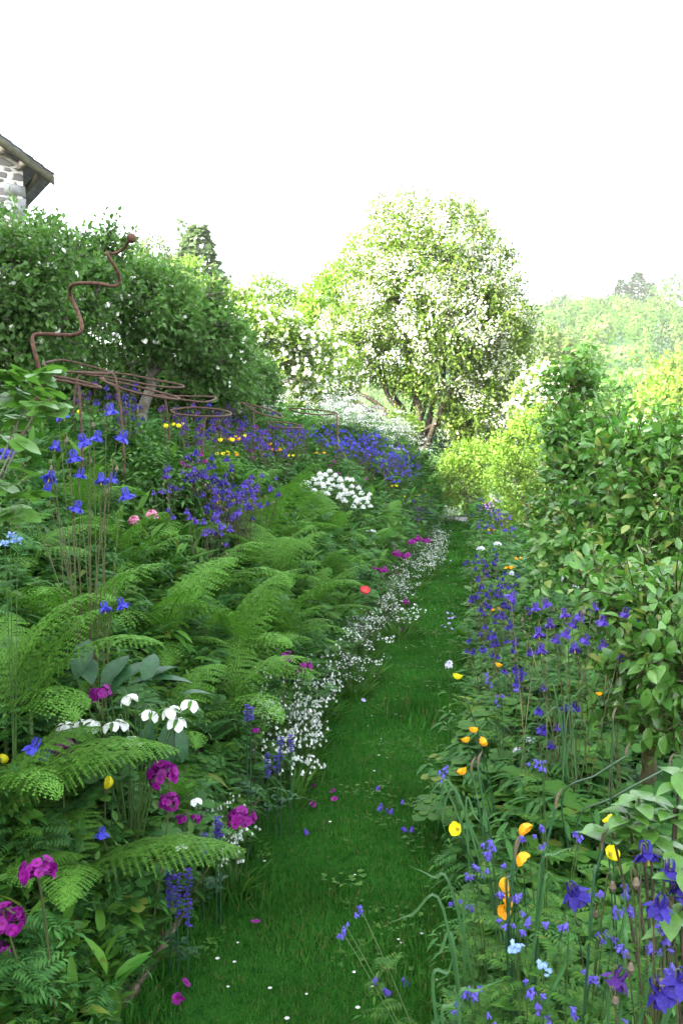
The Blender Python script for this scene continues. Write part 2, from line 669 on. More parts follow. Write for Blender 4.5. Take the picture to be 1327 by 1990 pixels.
def sheet(xs, ys, dz=0.0):
    X, Y = np.meshgrid(xs, ys)
    Z = H(X, Y) + dz
    V = np.stack([X, Y, Z], -1).reshape(-1, 3)
    nx, ny = len(xs), len(ys)
    i, j = np.meshgrid(np.arange(ny - 1), np.arange(nx - 1), indexing='ij')
    a = (i * nx + j).ravel()
    return V, np.stack([a, a + 1, a + nx + 1, a + nx], -1)


mat, t, out = newmat('earth_and_meadow')
tc = t.nodes.new('ShaderNodeTexCoord')
sx = t.nodes.new('ShaderNodeSeparateXYZ')
t.links.new(tc.outputs['Object'], sx.inputs[0])
mr = t.nodes.new('ShaderNodeMapRange')
mr.inputs[1].default_value, mr.inputs[2].default_value = 28, 40
t.links.new(sx.outputs['Y'], mr.inputs[0])
no = t.nodes.new('ShaderNodeTexNoise')
no.inputs['Scale'].default_value = 7
no.inputs['Detail'].default_value = 10
t.links.new(tc.outputs['Object'], no.inputs['Vector'])
soil = mixrgb(t, no.outputs['Fac'], (.012, .009, .006), (.05, .036, .024))
n2 = t.nodes.new('ShaderNodeTexNoise')
n2.inputs['Scale'].default_value = .15
n2.inputs['Detail'].default_value = 8
t.links.new(tc.outputs['Object'], n2.inputs['Vector'])
mead = mixrgb(t, n2.outputs['Fac'], (.06, .19, .025), (.10, .25, .04))
p = t.nodes.new('ShaderNodeBsdfPrincipled')
p.inputs['Roughness'].default_value = .95
t.links.new(mixrgb(t, mr.outputs[0], soil, mead), p.inputs['Base Color'])
bp = t.nodes.new('ShaderNodeBump')
bp.inputs['Strength'].default_value = .8
bp.inputs['Distance'].default_value = .03
t.links.new(no.outputs['Fac'], bp.inputs['Height'])
t.links.new(bp.outputs[0], p.inputs['Normal'])
t.links.new(p.outputs[0], out.inputs['Surface'])
M['earth'] = mat

xs = axis([(-600, -60, 30), (-60, -8, 40), (-8, -1.6, 40), (-1.6, -.9, 28), (-.9, .4, 20), (.4, 6, 30), (6, 60, 40), (60, 600, 40)])
ys = axis([(-60, -4, 12), (-4, 12, 90), (12, 34, 80), (34, 150, 50), (150, 420, 60), (420, 900, 16)])
mb = MB()
mb.add(*sheet(xs, ys))
tag(mb.build('ground', M['earth'], smooth=True), kind='structure')

# grass path: a turf sheet with mown blades
mb = MB()
pe = np.linspace(-2, PATH_END, 220)
cols = np.linspace(0, 1, 10)
lx = PATH_L + .0 + .02 * np.sin(pe * 2.1) + .012 * np.sin(pe * 5.3)
rx = PATH_R + .05 * np.sin(pe * 1.3 + 1) * .6 + .02 * np.sin(pe * 4.1)
X = lx[:, None] + (rx - lx)[:, None] * cols[None]
Y = np.repeat(pe[:, None], 10, 1)
Z = H(np.clip(X, PATH_L, PATH_R), Y) + .006
V = np.stack([X, Y, Z], -1).reshape(-1, 3)
i, j = np.meshgrid(np.arange(219), np.arange(9), indexing='ij')
a = (i * 10 + j).ravel()
mb.add(V, np.stack([a, a + 1, a + 11, a + 10], -1))
M['turf'] = solidmat('turf', (.010, .050, .007), (.022, .085, .012), 25, 1.0, .8, 90, 0.0)
tag(mb.build('grass_path', M['turf'], smooth=True), kind='structure')

BLADE = (np.array([[-.06, 0, 0], [.06, 0, 0], [-.05, .5, .04], [.05, .5, .04], [0, 1, .18]]), [([[0, 1, 3, 2]], 0), ([[2, 3, 4]], 0)])


def grass_blades():
    mb = MB()
    for y0, y1, n, w, hh in ((1.6, 3.2, 60000, .034, .030), (3.2, 5, 46000, .036, .030), (5, 8, 30000, .05, .030), (8, 13, 18000, .085, .036), (13, PATH_END, 16000, .16, .05)):
        y = rng.uniform(y0, y1, n)
        x = PATH_L + (PATH_R - PATH_L) * rng.uniform(-.03, 1.06, n)
        P = np.stack([x, y, H(x, y)], -1)
        clump = nz(P, 2.3)
        clump2 = nz(P, 7.0)
        hgt = hh * (1 + .35 * clump + .35 * clump2) * rng.uniform(.5, 1.3, n)
        edge = np.minimum(np.abs(x - PATH_L), np.abs(x - PATH_R))
        hgt = hgt * (1 + 1.0 * np.exp(-(edge / .07) ** 2))
        az = rng.uniform(0, 2 * PI, n)
        el = R(50) + .6 * rng.normal(size=n)
        el = np.clip(el, .15, 1.5)
        d = np.stack([np.cos(az) * np.cos(el), np.sin(az) * np.cos(el), np.sin(el)], -1)
        A = frames(d, np.array([0, 0, 1.0]) + .4 * rng.normal(size=(n, 3)), hgt)
        A[:, :, 0] *= (w / .05 * 1.25)
        mb.stamp(BLADE, A, P)
    # long tufts the mower missed
    for cx, cyy, rad, nb, hh in ((-.25, 5.55, .16, 900, .13), (-.1, 5.7, .12, 500, .12), (-.86, 3.1, .10, 350, .10), (-.2, 2.7, .12, 300, .08), (-.85, 4.4, .08, 250, .09)):
        n = nb
        x = cx + rad * rng.normal(size=n)
        y = cyy + rad * .8 * rng.normal(size=n)
        P = np.stack([x, y, H(x, y)], -1)
        az = rng.uniform(0, 2 * PI, n)
        el = np.clip(R(60) + .35 * rng.normal(size=n), .3, 1.5)
        d = np.stack([np.cos(az) * np.cos(el), np.sin(az) * np.cos(el), np.sin(el)], -1)
        A = frames(d, np.array([0, 0, 1.0]) + .3 * rng.normal(size=(n, 3)), hh * rng.uniform(.5, 1.1, n))
        A[:, :, 0] *= .6
        mb.stamp(BLADE, A, P)
    # clover and daisy leaves among the blades
    n = 5200
    y = np.exp(rng.uniform(math.log(1.8), math.log(12), n))
    x = PATH_L + (PATH_R - PATH_L) * rng.uniform(0, 1, n)
    P = np.stack([x, y, H(x, y) + .012 + .012 * rng.uniform(0, 1, n)], -1)
    q = nz(P, 3.1) + .5 * nz(P, 8) > .15
    P = P[q]
    n = len(P)
    az = rng.uniform(0, 2 * PI, n)
    mb.stamp(FAN, frames(np.stack([np.cos(az), np.sin(az), .1 + 0 * az], -1), np.array([0, 0, 1.0]) + .25 * rng.normal(size=(n, 3)), .011 * rng.uniform(.6, 1.3, n) * (1 + .08 * P[:, 1])), P, 1)
    tag(mb.build('grass', [M['grass'], M['herb']]), 'short mown green grass growing along the garden path', 'grass', kind='stuff')


grass_blades()

# ------------------------------------------------------------------ ground cover between the plants
def groundcover():
    sp = [(sprig(LEAF, 7, .12, .05, .075, 1), 0), (sprig(LANCE, 9, .16, .04, .14, 2, (.5, 1.3)), 0), (sprig(FAN, 6, .18, .08, .075, 3, (-.1, .6)), 1),
          (sprig(LANCE, 8, .14, .05, .11, 14, (.1, .9)), 0), (sprig(FAN, 5, .10, .08, .06, 5, (-.1, .5)), 2), (sprig(PINN, 6, .22, .06, .13, 6, (.0, .8)), 1),
          (sprig(LEAF, 8, .2, .05, .05, 7), 2)]

    def spread(name, label, xf, y0, y1, n, grow, hmax):
        mb = MB()
        y = np.exp(rng.uniform(math.log(y0), math.log(y1), n))
        x = xf(rng.uniform(0, 1, n), y)
        P = np.stack([x, y, H(x, y)], -1)
        kind = ((nz(P, .9) + 1) * 3.4 + rng.uniform(0, 3.4, n)).astype(int) % len(sp)
        P[:, 2] += rng.uniform(-.02, hmax, n) * (0.6 + .5 * nz(P, 1.7))
        sc = grow(y) * rng.uniform(.7, 1.35, n)
        az = rng.uniform(0, 2 * PI, n)
        tl = rng.normal(size=(n, 2)) * .25
        d = np.stack([np.cos(az), np.sin(az), np.zeros(n)], -1)
        up = np.stack([tl[:, 0], tl[:, 1], np.ones(n)], -1)
        A = frames(d - up * np.sum(d * up, 1, keepdims=True) / np.sum(up * up, 1, keepdims=True), up, sc)
        for k, (T, m) in enumerate(sp):
            q = kind == k
            mb.stamp(T, A[q], P[q], m)
        tag(mb.build(name, [M['herb'], M['herb_blue'], M['broad']]), label, 'ground cover', kind='stuff')

    spread('groundcover', 'mixed leafy ground cover filling the flower bank left of the path',
           lambda u, y: -.99 - u ** 1.15 * np.clip(1.0 + y * .36, 1.2, 5.5), .9, 29, 17000, lambda y: .55 + np.clip(y, 0, 30) * .07, .22)
    spread('groundcover', 'mixed leafy ground cover in the flower border right of the path',
           lambda u, y: .0 + u * np.clip(.9 + y * .16, 1, 3.6), .9, 26, 11000, lambda y: .55 + np.clip(y, 0, 30) * .065, .16)


groundcover()

# ------------------------------------------------------------------ trees
def crown_pts(lobes, n, shell=(.55, 1.0), gap=.0, gs=1.2):
    L = np.array(lobes, float)
    area = (L[:, 3] * L[:, 4] + L[:, 4] * L[:, 5] + L[:, 3] * L[:, 5])
    pr = area / area.sum()
    P, N = [], []
    got = 0
    while got < n:
        k = rng.choice(len(L), size=n * 2, p=pr)
        d = rdir(n * 2)
        r = shell[0] + (shell[1] - shell[0]) * rng.uniform(0, 1, n * 2) ** .6
        p = L[k, :3] + d * L[k, 3:6] * r[:, None]
        ok = np.ones(len(p), bool)
        for q in L:
            rr = np.linalg.norm((p - q[:3]) / q[3:6], axis=1)
            ok &= rr > shell[0] * .93
        if gap:
            ok &= (nz(p, gs) + .5 * nz(p, gs * 2.7)) > (gap - 1) + rng.uniform(-.25, .25, len(p))
        ok &= p[:, 2] > H(p[:, 0], p[:, 1]) + .05
        p, dd = p[ok], (d / L[k, 3:6])[ok]
        P.append(p)
        N.append(unit(dd))
        got += len(p)
    return np.concatenate(P)[:n], np.concatenate(N)[:n]


def leaves(mb, P, N, per, size, T, twig=.15, m=0, out_w=.7, up=.3, droop=.0, flat=.6):
    n = len(P)
    td = unit(N * out_w + rdir(n) * .6 + np.array([0, 0, up]))
    Pk = np.repeat(P, per, 0)
    Tk = np.repeat(td, per, 0)
    f = np.tile(np.linspace(0, 1, per), n)
    pos = Pk + Tk * (f * twig)[:, None]
    d = unit(Tk * .6 + rdir(len(Pk)) * .8 + np.array([0, 0, -droop]))
    nn = rdir(len(Pk)) * .7 + np.array([0, 0, flat]) + np.repeat(N, per, 0) * .3
    s = size * rng.uniform(.42, 1.22, len(Pk))
    mb.stamp(T, frames(d, nn, s), pos, m)
    return P + td * twig


def limb(mb, P0, P1, r0, r1, wob=.08, n=8, m=0, ns=7, sag=.0):
    P0, P1 = np.asarray(P0, float), np.asarray(P1, float)
    L = np.linalg.norm(P1 - P0)
    t = np.linspace(0, 1, n)[:, None]
    off = rng.normal(size=(n, 3)) * wob * L * .35
    off[0] = off[-1] = 0
    mid = np.array([0, 0, sag * L])
    pts = P0 * (1 - t) + P1 * t + off + mid * 4 * t * (1 - t)
    tube(mb, catmull(pts, 3), np.linspace(r0, r1, (n - 1) * 3 + 1), ns, m)
    return pts


def tree(name, label, cat, base, lobes, n_tw, per, size, mats, T=LEAF_LO, trunk_r=.1, limbs=None, fork=.35, bark='bark', group=None, blossom=None,
         twig=.2, gap=.0, gs=1.2, shell=(.5, 1.0), droop=0, bsize=.1, stems=1, flat=.6, bl_T=None, twigs=0, bl_per=1, shoots=0, shoot_l=.4, bl_gate=None, bl_sp=.8, boughs=()):
    base = np.array([base[0], base[1], float(H(base[0], base[1]))])
    root = thing(name, label, cat, base, 0, group)
    tb = MB()
    L = np.array(lobes, float)
    c = (L[:, :3] * L[:, 3:4]).sum(0) / L[:, 3].sum()
    top = base + (c - base) * fork
    for s in range(stems):
        o = rng.normal(size=3) * [.12, .12, 0] * (stems > 1)
        tp = top + rng.normal(size=3) * .25 * (stems > 1) * np.linalg.norm(top - base)
        limb(tb, base + o * 2 - [0, 0, .1], tp, trunk_r, trunk_r * .75, .06)
        for q in (limbs if limbs is not None else L[:, :3])[s::stems]:
            limb(tb, tp, q, trunk_r * .55, trunk_r * .12, .10, sag=.05)
    for pts_, r0_ in boughs:                     # big bare boughs: (points, radius)
        C_ = catmull(np.array([base - [0, 0, .1]] + [np.asarray(q) for q in pts_]), 5)
        tube(tb, C_, np.linspace(r0_, r0_ * .35, len(C_)), 7)
    tb2 = MB()
    P, N = crown_pts(lobes, n_tw, shell, gap, gs)
    if twigs:
        for k in range(min(twigs, n_tw)):
            j = np.argmin(((L[:, :3] - P[k]) ** 2).sum(1))
            a = L[j, :3] * .55 + P[k] * .45
            tube(tb, bez(a, (a + P[k]) / 2 + rng.normal(size=3) * .08, P[k] + N[k] * twig * .7, 5), np.linspace(trunk_r * .12, .004, 5), 4, 0, False)
    tips = leaves(tb2, P, N, per, size, T, twig, 0, droop=droop, flat=flat)
    for k in range(shoots):                      # long young shoots breaking the outline
        i_ = rng.integers(len(P))
        d_ = unit(N[i_] * .8 + rdir(1)[0] * .5 + [0, 0, .7])
        l_ = shoot_l * rng.uniform(.5, 1.2)
        q_ = bez(P[i_] - N[i_] * .15, P[i_] + d_ * l_ * .5 + [0, 0, .05 * l_], P[i_] + d_ * l_, 5)
        tube(tb2, q_, np.linspace(max(.003, trunk_r * .07), .002, 5), 4, 1, False)
        nl = 9
        c_ = q_[-1] * np.linspace(.2, 1, nl)[:, None] + q_[0] * (1 - np.linspace(.2, 1, nl)[:, None])
        dd_ = unit(d_ * .7 + rdir(nl) * .9)
        tb2.stamp(T, frames(dd_, rdir(nl) * .6 + [0, 0, .8], size * rng.uniform(.5, 1.0, nl)), c_)
    for m_ in (tb, tb2):
        for i_ in range(len(m_.V)):
            m_.V[i_] = m_.V[i_] - base
    tb.build('trunk', M[bark], root, smooth=True)
    tb2.build('crown', [M[mats], M[bark]], root)
    if blossom:
        frac, bm = blossom
        q = rng.uniform(0, 1, len(tips)) < frac * ((1 + .8 * nz(tips, 1.1)) if bl_gate is None else np.clip(.5 + 2.2 * (nz(tips, bl_gate) + .35 * N[:, 2]), 0.04, 1.2))
        B = np.repeat(tips[q] + N[q] * .03, bl_per, 0) - base
        if bl_per > 1:
            B = B + rng.normal(size=B.shape) * bsize * bl_sp
        Nn = np.repeat(N[q], bl_per, 0)
        mbb = MB()
        d = rdir(len(B))
        mbb.stamp(bl_T or STAR5, frames(np.cross(d, Nn + .5 * rdir(len(B))), Nn + .5 * rdir(len(B)) + [0, 0, .4], bsize * rng.uniform(.6, 1.3, len(B))), B, 0)
        mbb.build('blossom', M[bm], root)
    return root


def lobe(px, py, d, rx, ry, rd=None):
    c = at(px, py, d)
    k = d / F_PX
    return [c[0], c[1], c[2], rx * k, (rd if rd is not None else (rx + ry) / 2) * k, ry * k]


# apple trees along the top of the left bank
BLOS = T_petalflower(5, .9, .25, 0)
tree('apple_tree', 'leafy apple tree below the stone barn at the far left edge', 'tree', (-5.0, 9.0),
     [lobe(20, 550, 8.6, 120, 95, 110), lobe(110, 522, 9.2, 85, 70), lobe(-60, 600, 8.6, 120, 110), lobe(60, 620, 8.8, 130, 90), lobe(10, 690, 8.8, 130, 70), lobe(120, 590, 9.3, 90, 80), lobe(6, 425, 9.3, 12, 26), lobe(190, 515, 9.4, 40, 55), lobe(60, 460, 9.2, 30, 24), lobe(150, 458, 9.4, 34, 22), lobe(105, 445, 9.3, 18, 22), lobe(222, 490, 9.5, 26, 30), lobe(-10, 470, 9, 30, 24)],
     4200, 5, .085, 'apple', LEAF_LO, .09, twig=.20, gap=.95, gs=2.2, shoots=240, shoot_l=.34, blossom=(.02, 'white_warm'), bsize=.02, bl_per=3, twigs=250, bl_T=BLOS)
tree('apple_tree', 'apple tree with slanting pale trunk behind the iron hoops', 'tree', at(272, 800, 10.6)[:2],
     [lobe(280, 610, 10.6, 120, 75), lobe(190, 630, 10.4, 100, 75), lobe(370, 640, 11, 90, 75), lobe(300, 690, 12.0, 130, 50, 50), lobe(410, 680, 11.3, 75, 70), lobe(190, 570, 10.8, 70, 50), lobe(380, 610, 11.2, 60, 45), lobe(250, 545, 10.8, 26, 26), lobe(325, 550, 11, 30, 22), lobe(400, 575, 11.2, 26, 22), lobe(420, 628, 11.3, 24, 24)],
     4600, 5, .085, 'apple', LEAF_LO, .085, limbs=[at(330, 690, 10.9), at(300, 640, 10.6), at(380, 650, 11)], fork=.55, twig=.22, gap=.95, gs=2.2, shoots=240, shoot_l=.34, blossom=(.02, 'white_warm'), bsize=.02, bl_per=3, twigs=250, bl_T=BLOS)
tree('apple_tree', 'bushy apple tree at the right end of the left hand row', 'tree', at(470, 820, 14)[:2],
     [lobe(460, 735, 14, 60, 52), lobe(430, 760, 13.5, 60, 40), lobe(500, 758, 14.2, 36, 40), lobe(400, 720, 13.6, 60, 55)],
     2000, 5, .09, 'apple', LEAF_LO, .07, twig=.2, gap=.95, gs=2.2, shoots=240, shoot_l=.34, blossom=(.02, 'white_warm'), bsize=.022, bl_per=3, twigs=80, bl_T=BLOS)
# espalier in blossom further along
tree('espalier_apple', 'sunlit espaliered apple with level bare arms and pale blossom', 'tree', at(455, 800, 18)[:2],
     [lobe(470, 630, 18, 55, 30), lobe(530, 640, 18, 60, 25), lobe(600, 670, 18.5, 70, 22), lobe(520, 690, 18.3, 60, 30), lobe(600, 720, 18.6, 55, 30), lobe(460, 680, 18, 30, 40)],
     1500, 4, .11, 'lime', LEAF_LO, .07, limbs=[at(640, 665, 18.3), at(440, 620, 18), at(620, 740, 18.4), at(600, 655, 18.1)], fork=.5, twig=.2, blossom=(.35, 'white_warm'), bsize=.035, bl_T=BLOS, bl_per=3, shell=(.2, 1.0))
tree('espalier_apple', 'smaller espaliered apple left of the white hawthorn, in thin leaf', 'tree', at(592, 830, 20)[:2],
     [lobe(560, 740, 20, 50, 40), lobe(640, 720, 20.5, 60, 40), lobe(600, 770, 20, 50, 30), lobe(660, 770, 20.5, 40, 26)],
     1100, 4, .12, 'lime', LEAF_LO, .06, twig=.2, blossom=(.25, 'white_warm'), bsize=.04, bl_T=BLOS, bl_per=3, shell=(.2, 1.0))
# hawthorn in full flower
HAWB = at(812, 852, 28)[:2]
tree('hawthorn', 'large domed hawthorn covered in white blossom beyond the path', 'tree', HAWB,
     [lobe(810, 470, 28, 80, 80), lobe(880, 470, 28, 70, 70), lobe(850, 520, 27.5, 130, 90), lobe(940, 560, 28, 80, 90), lobe(980, 620, 28, 55, 75), lobe(800, 600, 27.4, 110, 90),
      lobe(900, 640, 27.2, 120, 90), lobe(760, 690, 27.5, 90, 60), lobe(690, 680, 27, 65, 45), lobe(860, 720, 27.4, 100, 60), lobe(960, 720, 27.8, 70, 80), lobe(930, 800, 28, 80, 50), lobe(660, 680, 27.5, 40, 40), lobe(770, 440, 28.4, 50, 60), lobe(950, 840, 28.5, 65, 45), lobe(915, 812, 27.6, 55, 42), lobe(990, 780, 28, 45, 60), lobe(700, 640, 27.4, 60, 50), lobe(720, 560, 28.4, 40, 60)],
     12500, 5, .14, 'haw', LEAF_LO, .20, limbs=[at(690, 770, 27.5), at(740, 700, 27.5), at(650, 750, 27.2), at(800, 600, 28), at(900, 560, 28), at(860, 640, 28), at(950, 660, 28), at(640, 755, 27)], fork=.10, bark='bark_dark', twig=.35, gap=.8, gs=1.2,
     shoots=520, shoot_l=.8, boughs=[([at(775, 826, 27.2), at(745, 795, 26.9), at(705, 768, 26.7), at(640, 756, 26.6)], .12), ([at(790, 820, 27.6), at(758, 775, 27.4), at(738, 725, 27.3), at(735, 660, 27.4)], .12), ([at(815, 800, 27.4), at(800, 750, 27.2), at(812, 680, 27.2)], .13), ([at(850, 810, 27.4), at(880, 750, 27.2), at(890, 670, 27.2)], .11)],
     bl_gate=1.5, blossom=(.30, 'haw_blossom'), bsize=.085, bl_per=20, bl_sp=1.4, stems=4, twigs=400, shell=(.45, 1.0), bl_T=DIAMOND)
# light yellow-green trees behind
def broadleaf(label, cat, spec, d, mats, size, n, base_px, group=None, name='broadleaf_tree', gap=.45, **kw):
    return tree(name, label, cat, at(base_px[0], base_px[1], d)[:2], [lobe(*s[:2], d + (s[4] if len(s) > 4 else 0), *s[2:4]) for s in spec], n, 4, size, mats, LEAF_LO, .16 * d / 30, group=group, gap=gap, gs=45 / d, twig=size * 2, shoots=n // 25, shoot_l=size * 5, **kw)


broadleaf('wide yellow-green willowy tree leaning against the left of the hawthorn', 'tree', [(690, 560, 70, 60), (640, 600, 60, 60), (720, 500, 50, 45), (620, 650, 50, 60), (700, 640, 80, 60)], 34, 'gold', .16, 4200, (690, 800))
broadleaf('small bright green tree in the dip left of the yellow-green one', 'tree', [(520, 575, 50, 32), (560, 620, 50, 50), (490, 610, 50, 40), (540, 680, 60, 60)], 38, 'lime', .17, 2300, (530, 780))
broadleaf('pale sunlit bush behind the end of the apple row', 'tree', [(430, 610, 60, 40), (470, 640, 55, 45), (400, 590, 50, 40)], 30, 'lime', .15, 1800, (440, 760))
broadleaf('pale yellow leafy tree standing before the dark spruce', 'tree', [(365, 540, 30, 36), (400, 575, 34, 30), (345, 570, 34, 36), (375, 600, 60, 34)], 48, 'gold', .2, 1300, (375, 700), gap=.7)
broadleaf('thin pale tree in young leaf left of the dark spruce', 'tree', [(300, 500, 28, 36), (285, 545, 40, 40), (320, 550, 35, 40), (270, 500, 20, 25)], 52, 'wood_b', .2, 1300, (300, 700), gap=.8)


def conifer(label, d, px, top, bot, halfw, n, mats='wood_c', group=None, size=None):
    b = at(px, bot, d)
    tp = at(px, top, d)
    gz = float(H(b[0], b[1]))
    root = thing('conifer', label, 'tree', (b[0], b[1], gz), 0, group)
    hgt = tp[2] - gz
    zb = max(b[2] - gz, .5)
    w = halfw * d / F_PX
    mb = MB()
    tube(mb, [[0, 0, 0], [0, 0, hgt * .5], [0, 0, hgt]], [hgt * .02, hgt * .013, .02], 6)
    mb.build('trunk', M['bark_dark'], root, smooth=True)
    mb = MB()
    t_ = rng.uniform(0, 1, n) ** .75
    az = np.floor(rng.uniform(0, 7, n)) / 7 * 2 * PI + np.floor(t_ * 16) * 2.4 + rng.normal(size=n) * .22
    z = zb + (hgt - zb) * (1 - t_) * 1.0
    z = zb + (hgt - zb) * np.clip((np.floor((1 - t_) * 16) + .35 * rng.uniform(0, 1, n)) / 16, 0, 1)
    rad = w * (1 - (z - zb) / (hgt - zb)) ** .8 * rng.uniform(.15, 1, n) ** .5 * (1 + .25 * np.sin(az * 3 + z))
    P = np.stack([rad * np.cos(az), rad * np.sin(az), z - .10 * rad], -1)
    dd = np.stack([np.cos(az), np.sin(az), -.15 + 0 * az], -1) + rdir(n) * .6
    s = (size or w * .22) * rng.uniform(.6, 1.2, n)
    mb.stamp(DIAMOND, frames(dd, rdir(n) * .6 + [0, 0, 1], s), P)
    mb.build('crown', M[mats], root)
    return root


conifer('dark spruce with a pointed top beyond the left hand apple row', 60, 388, 430, 690, 92, 2600, 'spruce')
conifer('slender bare-topped conifer just left of the dark spruce', 66, 357, 418, 690, 30, 700, 'spruce', size=.5)

# the golden hedge and the low golden shrub
def shrub(name, label, lobes, n, size, mats, per=4, T=LEAF_LO, blossom=None, group=None, cat='shrub', **kw):
    L = np.array(lobes)
    b = (L[:, 0].mean(), L[:, 1].mean())
    return tree(name, label, cat, b, lobes, n, per, size, mats, T, .035, group=group, blossom=blossom, gap=.7, gs=2.5, shoots=60, shoot_l=size * 5, twig=size * 1.5, fork=.3, stems=2, **kw)


shrub('golden_shrub', 'tall pale golden sunlit shrub behind the pear tree right of the path', [lobe(1020, 870, 18, 60, 60), lobe(1050, 840, 18.3, 60, 50), lobe(1000, 930, 17.8, 55, 60), lobe(1060, 920, 18, 60, 80), lobe(985, 900, 18, 25, 30), lobe(1030, 980, 17.7, 60, 40), lobe(1025, 1020, 17.7, 60, 30)], 2800, .085, 'gold')
shrub('golden_shrub', 'low bright lime shrub at the end of the grass path', [lobe(912, 888, 26.6, 45, 30), lobe(880, 915, 26.4, 34, 28), lobe(938, 905, 26.3, 32, 34), lobe(900, 945, 26.3, 44, 30), lobe(905, 970, 26.3, 40, 22)], 2000, .10, 'gold')
shrub('golden_shrub', 'small upright lime shrub at the foot of the hawthorn trunk', [lobe(785, 828, 26.5, 22, 20), lobe(770, 815, 26.5, 10, 12), lobe(800, 835, 26.5, 15, 15)], 420, .10, 'gold')
shrub('dark_shrub', 'dark green evergreen shrub under the right side of the hawthorn', [lobe(940, 850, 31, 60, 45), lobe(880, 850, 31, 45, 40), lobe(1000, 830, 31.5, 50, 55), lobe(830, 850, 31, 45, 40)], 2200, .11, 'dark_leaf')
shrub('white_shrub', 'bush of pale pink and white blossom right of the hawthorn', [lobe(1040, 770, 19, 40, 40), lobe(1020, 800, 19, 30, 30), lobe(1070, 800, 19, 40, 40), lobe(1055, 735, 19, 22, 22)], 900, .09, 'lime', blossom=(.4, 'white_warm'), bsize=.035, bl_per=4)
shrub('white_shrub', 'bush of white blossom showing through gaps in the pear hedge', [lobe(1300, 940, 9.5, 70, 50), lobe(1240, 880, 9.5, 50, 50), lobe(1180, 900, 9.8, 40, 60), lobe(1320, 860, 9.5, 50, 60)], 900, .07, 'gold', blossom=(.4, 'white_warm'), bsize=.022, bl_per=4)

for k, (px, lab) in enumerate(((30, 'dark undergrowth below the leafy apple tree at the far left'), (130, 'dark undergrowth between the two left hand apple trunks'), (225, 'dark undergrowth left of the slanting apple trunk'), (345, 'dark undergrowth right of the slanting apple trunk'), (420, 'dark undergrowth below the bushy apple tree'))):
    shrub('undergrowth_shrub', lab, [lobe(px, 725, 12.6, 62, 44), lobe(px + 30, 755, 12.5, 55, 34), lobe(px - 35, 750, 12.5, 55, 36)], 900, .09, 'apple')

# ------------------------------------------------------------------ far side of the valley
def woodland():
    mb = MB()
    n = 2300
    x = rng.uniform(-120, 160, n)
    y = rng.uniform(150, 415, n)
    px = 920 + F_PX * x / y
    fld = (y > 236) & (y < 262) & (px > 1135) & (px < 1270)
    low = (y < 236) & (px > 1125) & (px < 1290) & (rng.uniform(0, 1, n) < .6)
    keep = ~fld & ~low
    x, y = x[keep], y[keep]
    z = H(x, y)
    P0 = np.stack([x, y, z], -1)
    typ = nz(P0 * [1, 1, 0], .035) + rng.normal(size=len(x)) * .35
    for k in range(len(x)):
        hgt = rng.uniform(6, 11)
        w = hgt * rng.uniform(.30, .45)
        m = 0 if typ[k] > -.25 else (1 if typ[k] > -.7 else 2)
        q = int(200 * (250 / max(y[k], 200)))
        d = rdir(q)
        r = rng.uniform(.55, 1, q) ** .5
        if m == 2:
            hh = rng.uniform(0, 1, q) ** 1.3
            p = np.stack([d[:, 0] * w * .8 * (1 - hh), d[:, 1] * w * .8 * (1 - hh), hh * hgt * 1.3], -1)
        else:
            p = d * np.array([w, w, hgt * .48]) * r[:, None] * (1 + .25 * nz(d, 3)[:, None]) + [0, 0, hgt * .52]
        s = rng.uniform(.5, 1.2, q) * (1.15 if m != 2 else .9)
        mb.stamp(DIAMOND, frames(np.cross(d, rdir(q)), d + rdir(q) * .45, s * 1.15), P0[k] + p, m)
    tag(mb.build('woodland', [M['wood_a'], M['wood_b'], M['wood_c']]), 'pale spring woodland covering the far hillside', 'woodland', kind='stuff')


woodland()
g = 'dark conifers on the far hilltop'
conifer('tall dark conifer, leftmost of the clump on the far hilltop', 372, 1205, 540, 606, 24, 1300, group=g, size=1.6)
conifer('broadest dark conifer in the middle of the far hilltop clump', 376, 1238, 526, 606, 34, 1900, group=g, size=1.8)
conifer('dark conifer on the right of the far hilltop clump', 370, 1262, 546, 606, 22, 1200, group=g, size=1.6)
conifer('small hazy conifer on the skyline just right of the hawthorn', 380, 1100, 568, 606, 9, 200, group=g, size=1.4)
conifer('smaller conifer between the hawthorn and the hilltop clump', 380, 1080, 575, 606, 10, 220, group=g, size=1.4)
broadleaf('round green tree on the skyline at the right edge', 'tree', [(1310, 570, 34, 22)], 360, 'wood_a', 1.5, 260, (1310, 610), gap=.2)
g = 'valley trees behind the pear hedge'
for lab, px, py, rx, ry, d, mt in (('feathery green tree below the far meadow', 1215, 790, 60, 60, 110, 'wood_a'), ('bright yellow-green tree at the right edge above the pear hedge', 1305, 780, 60, 40, 60, 'gold'),
                                   ('pale blossoming tree at the right edge below the woodland', 1310, 740, 30, 36, 80, 'lime'), ('soft green tree left of the far meadow', 1120, 730, 50, 60, 130, 'wood_a'),
                                   ('pale tree beside the hawthorn against the woodland', 1060, 700, 40, 60, 120, 'wood_b')):
    broadleaf(lab, 'tree', [(px, py, rx * .7, ry * .7), (px - rx * .4, py + ry * .4, rx * .6, ry * .6), (px + rx * .4, py + ry * .5, rx * .6, ry * .6), (px, py + ry, rx, ry * .7)], d, mt, .008 * d, 900, (px, py + ry * 2), g, gap=.4)

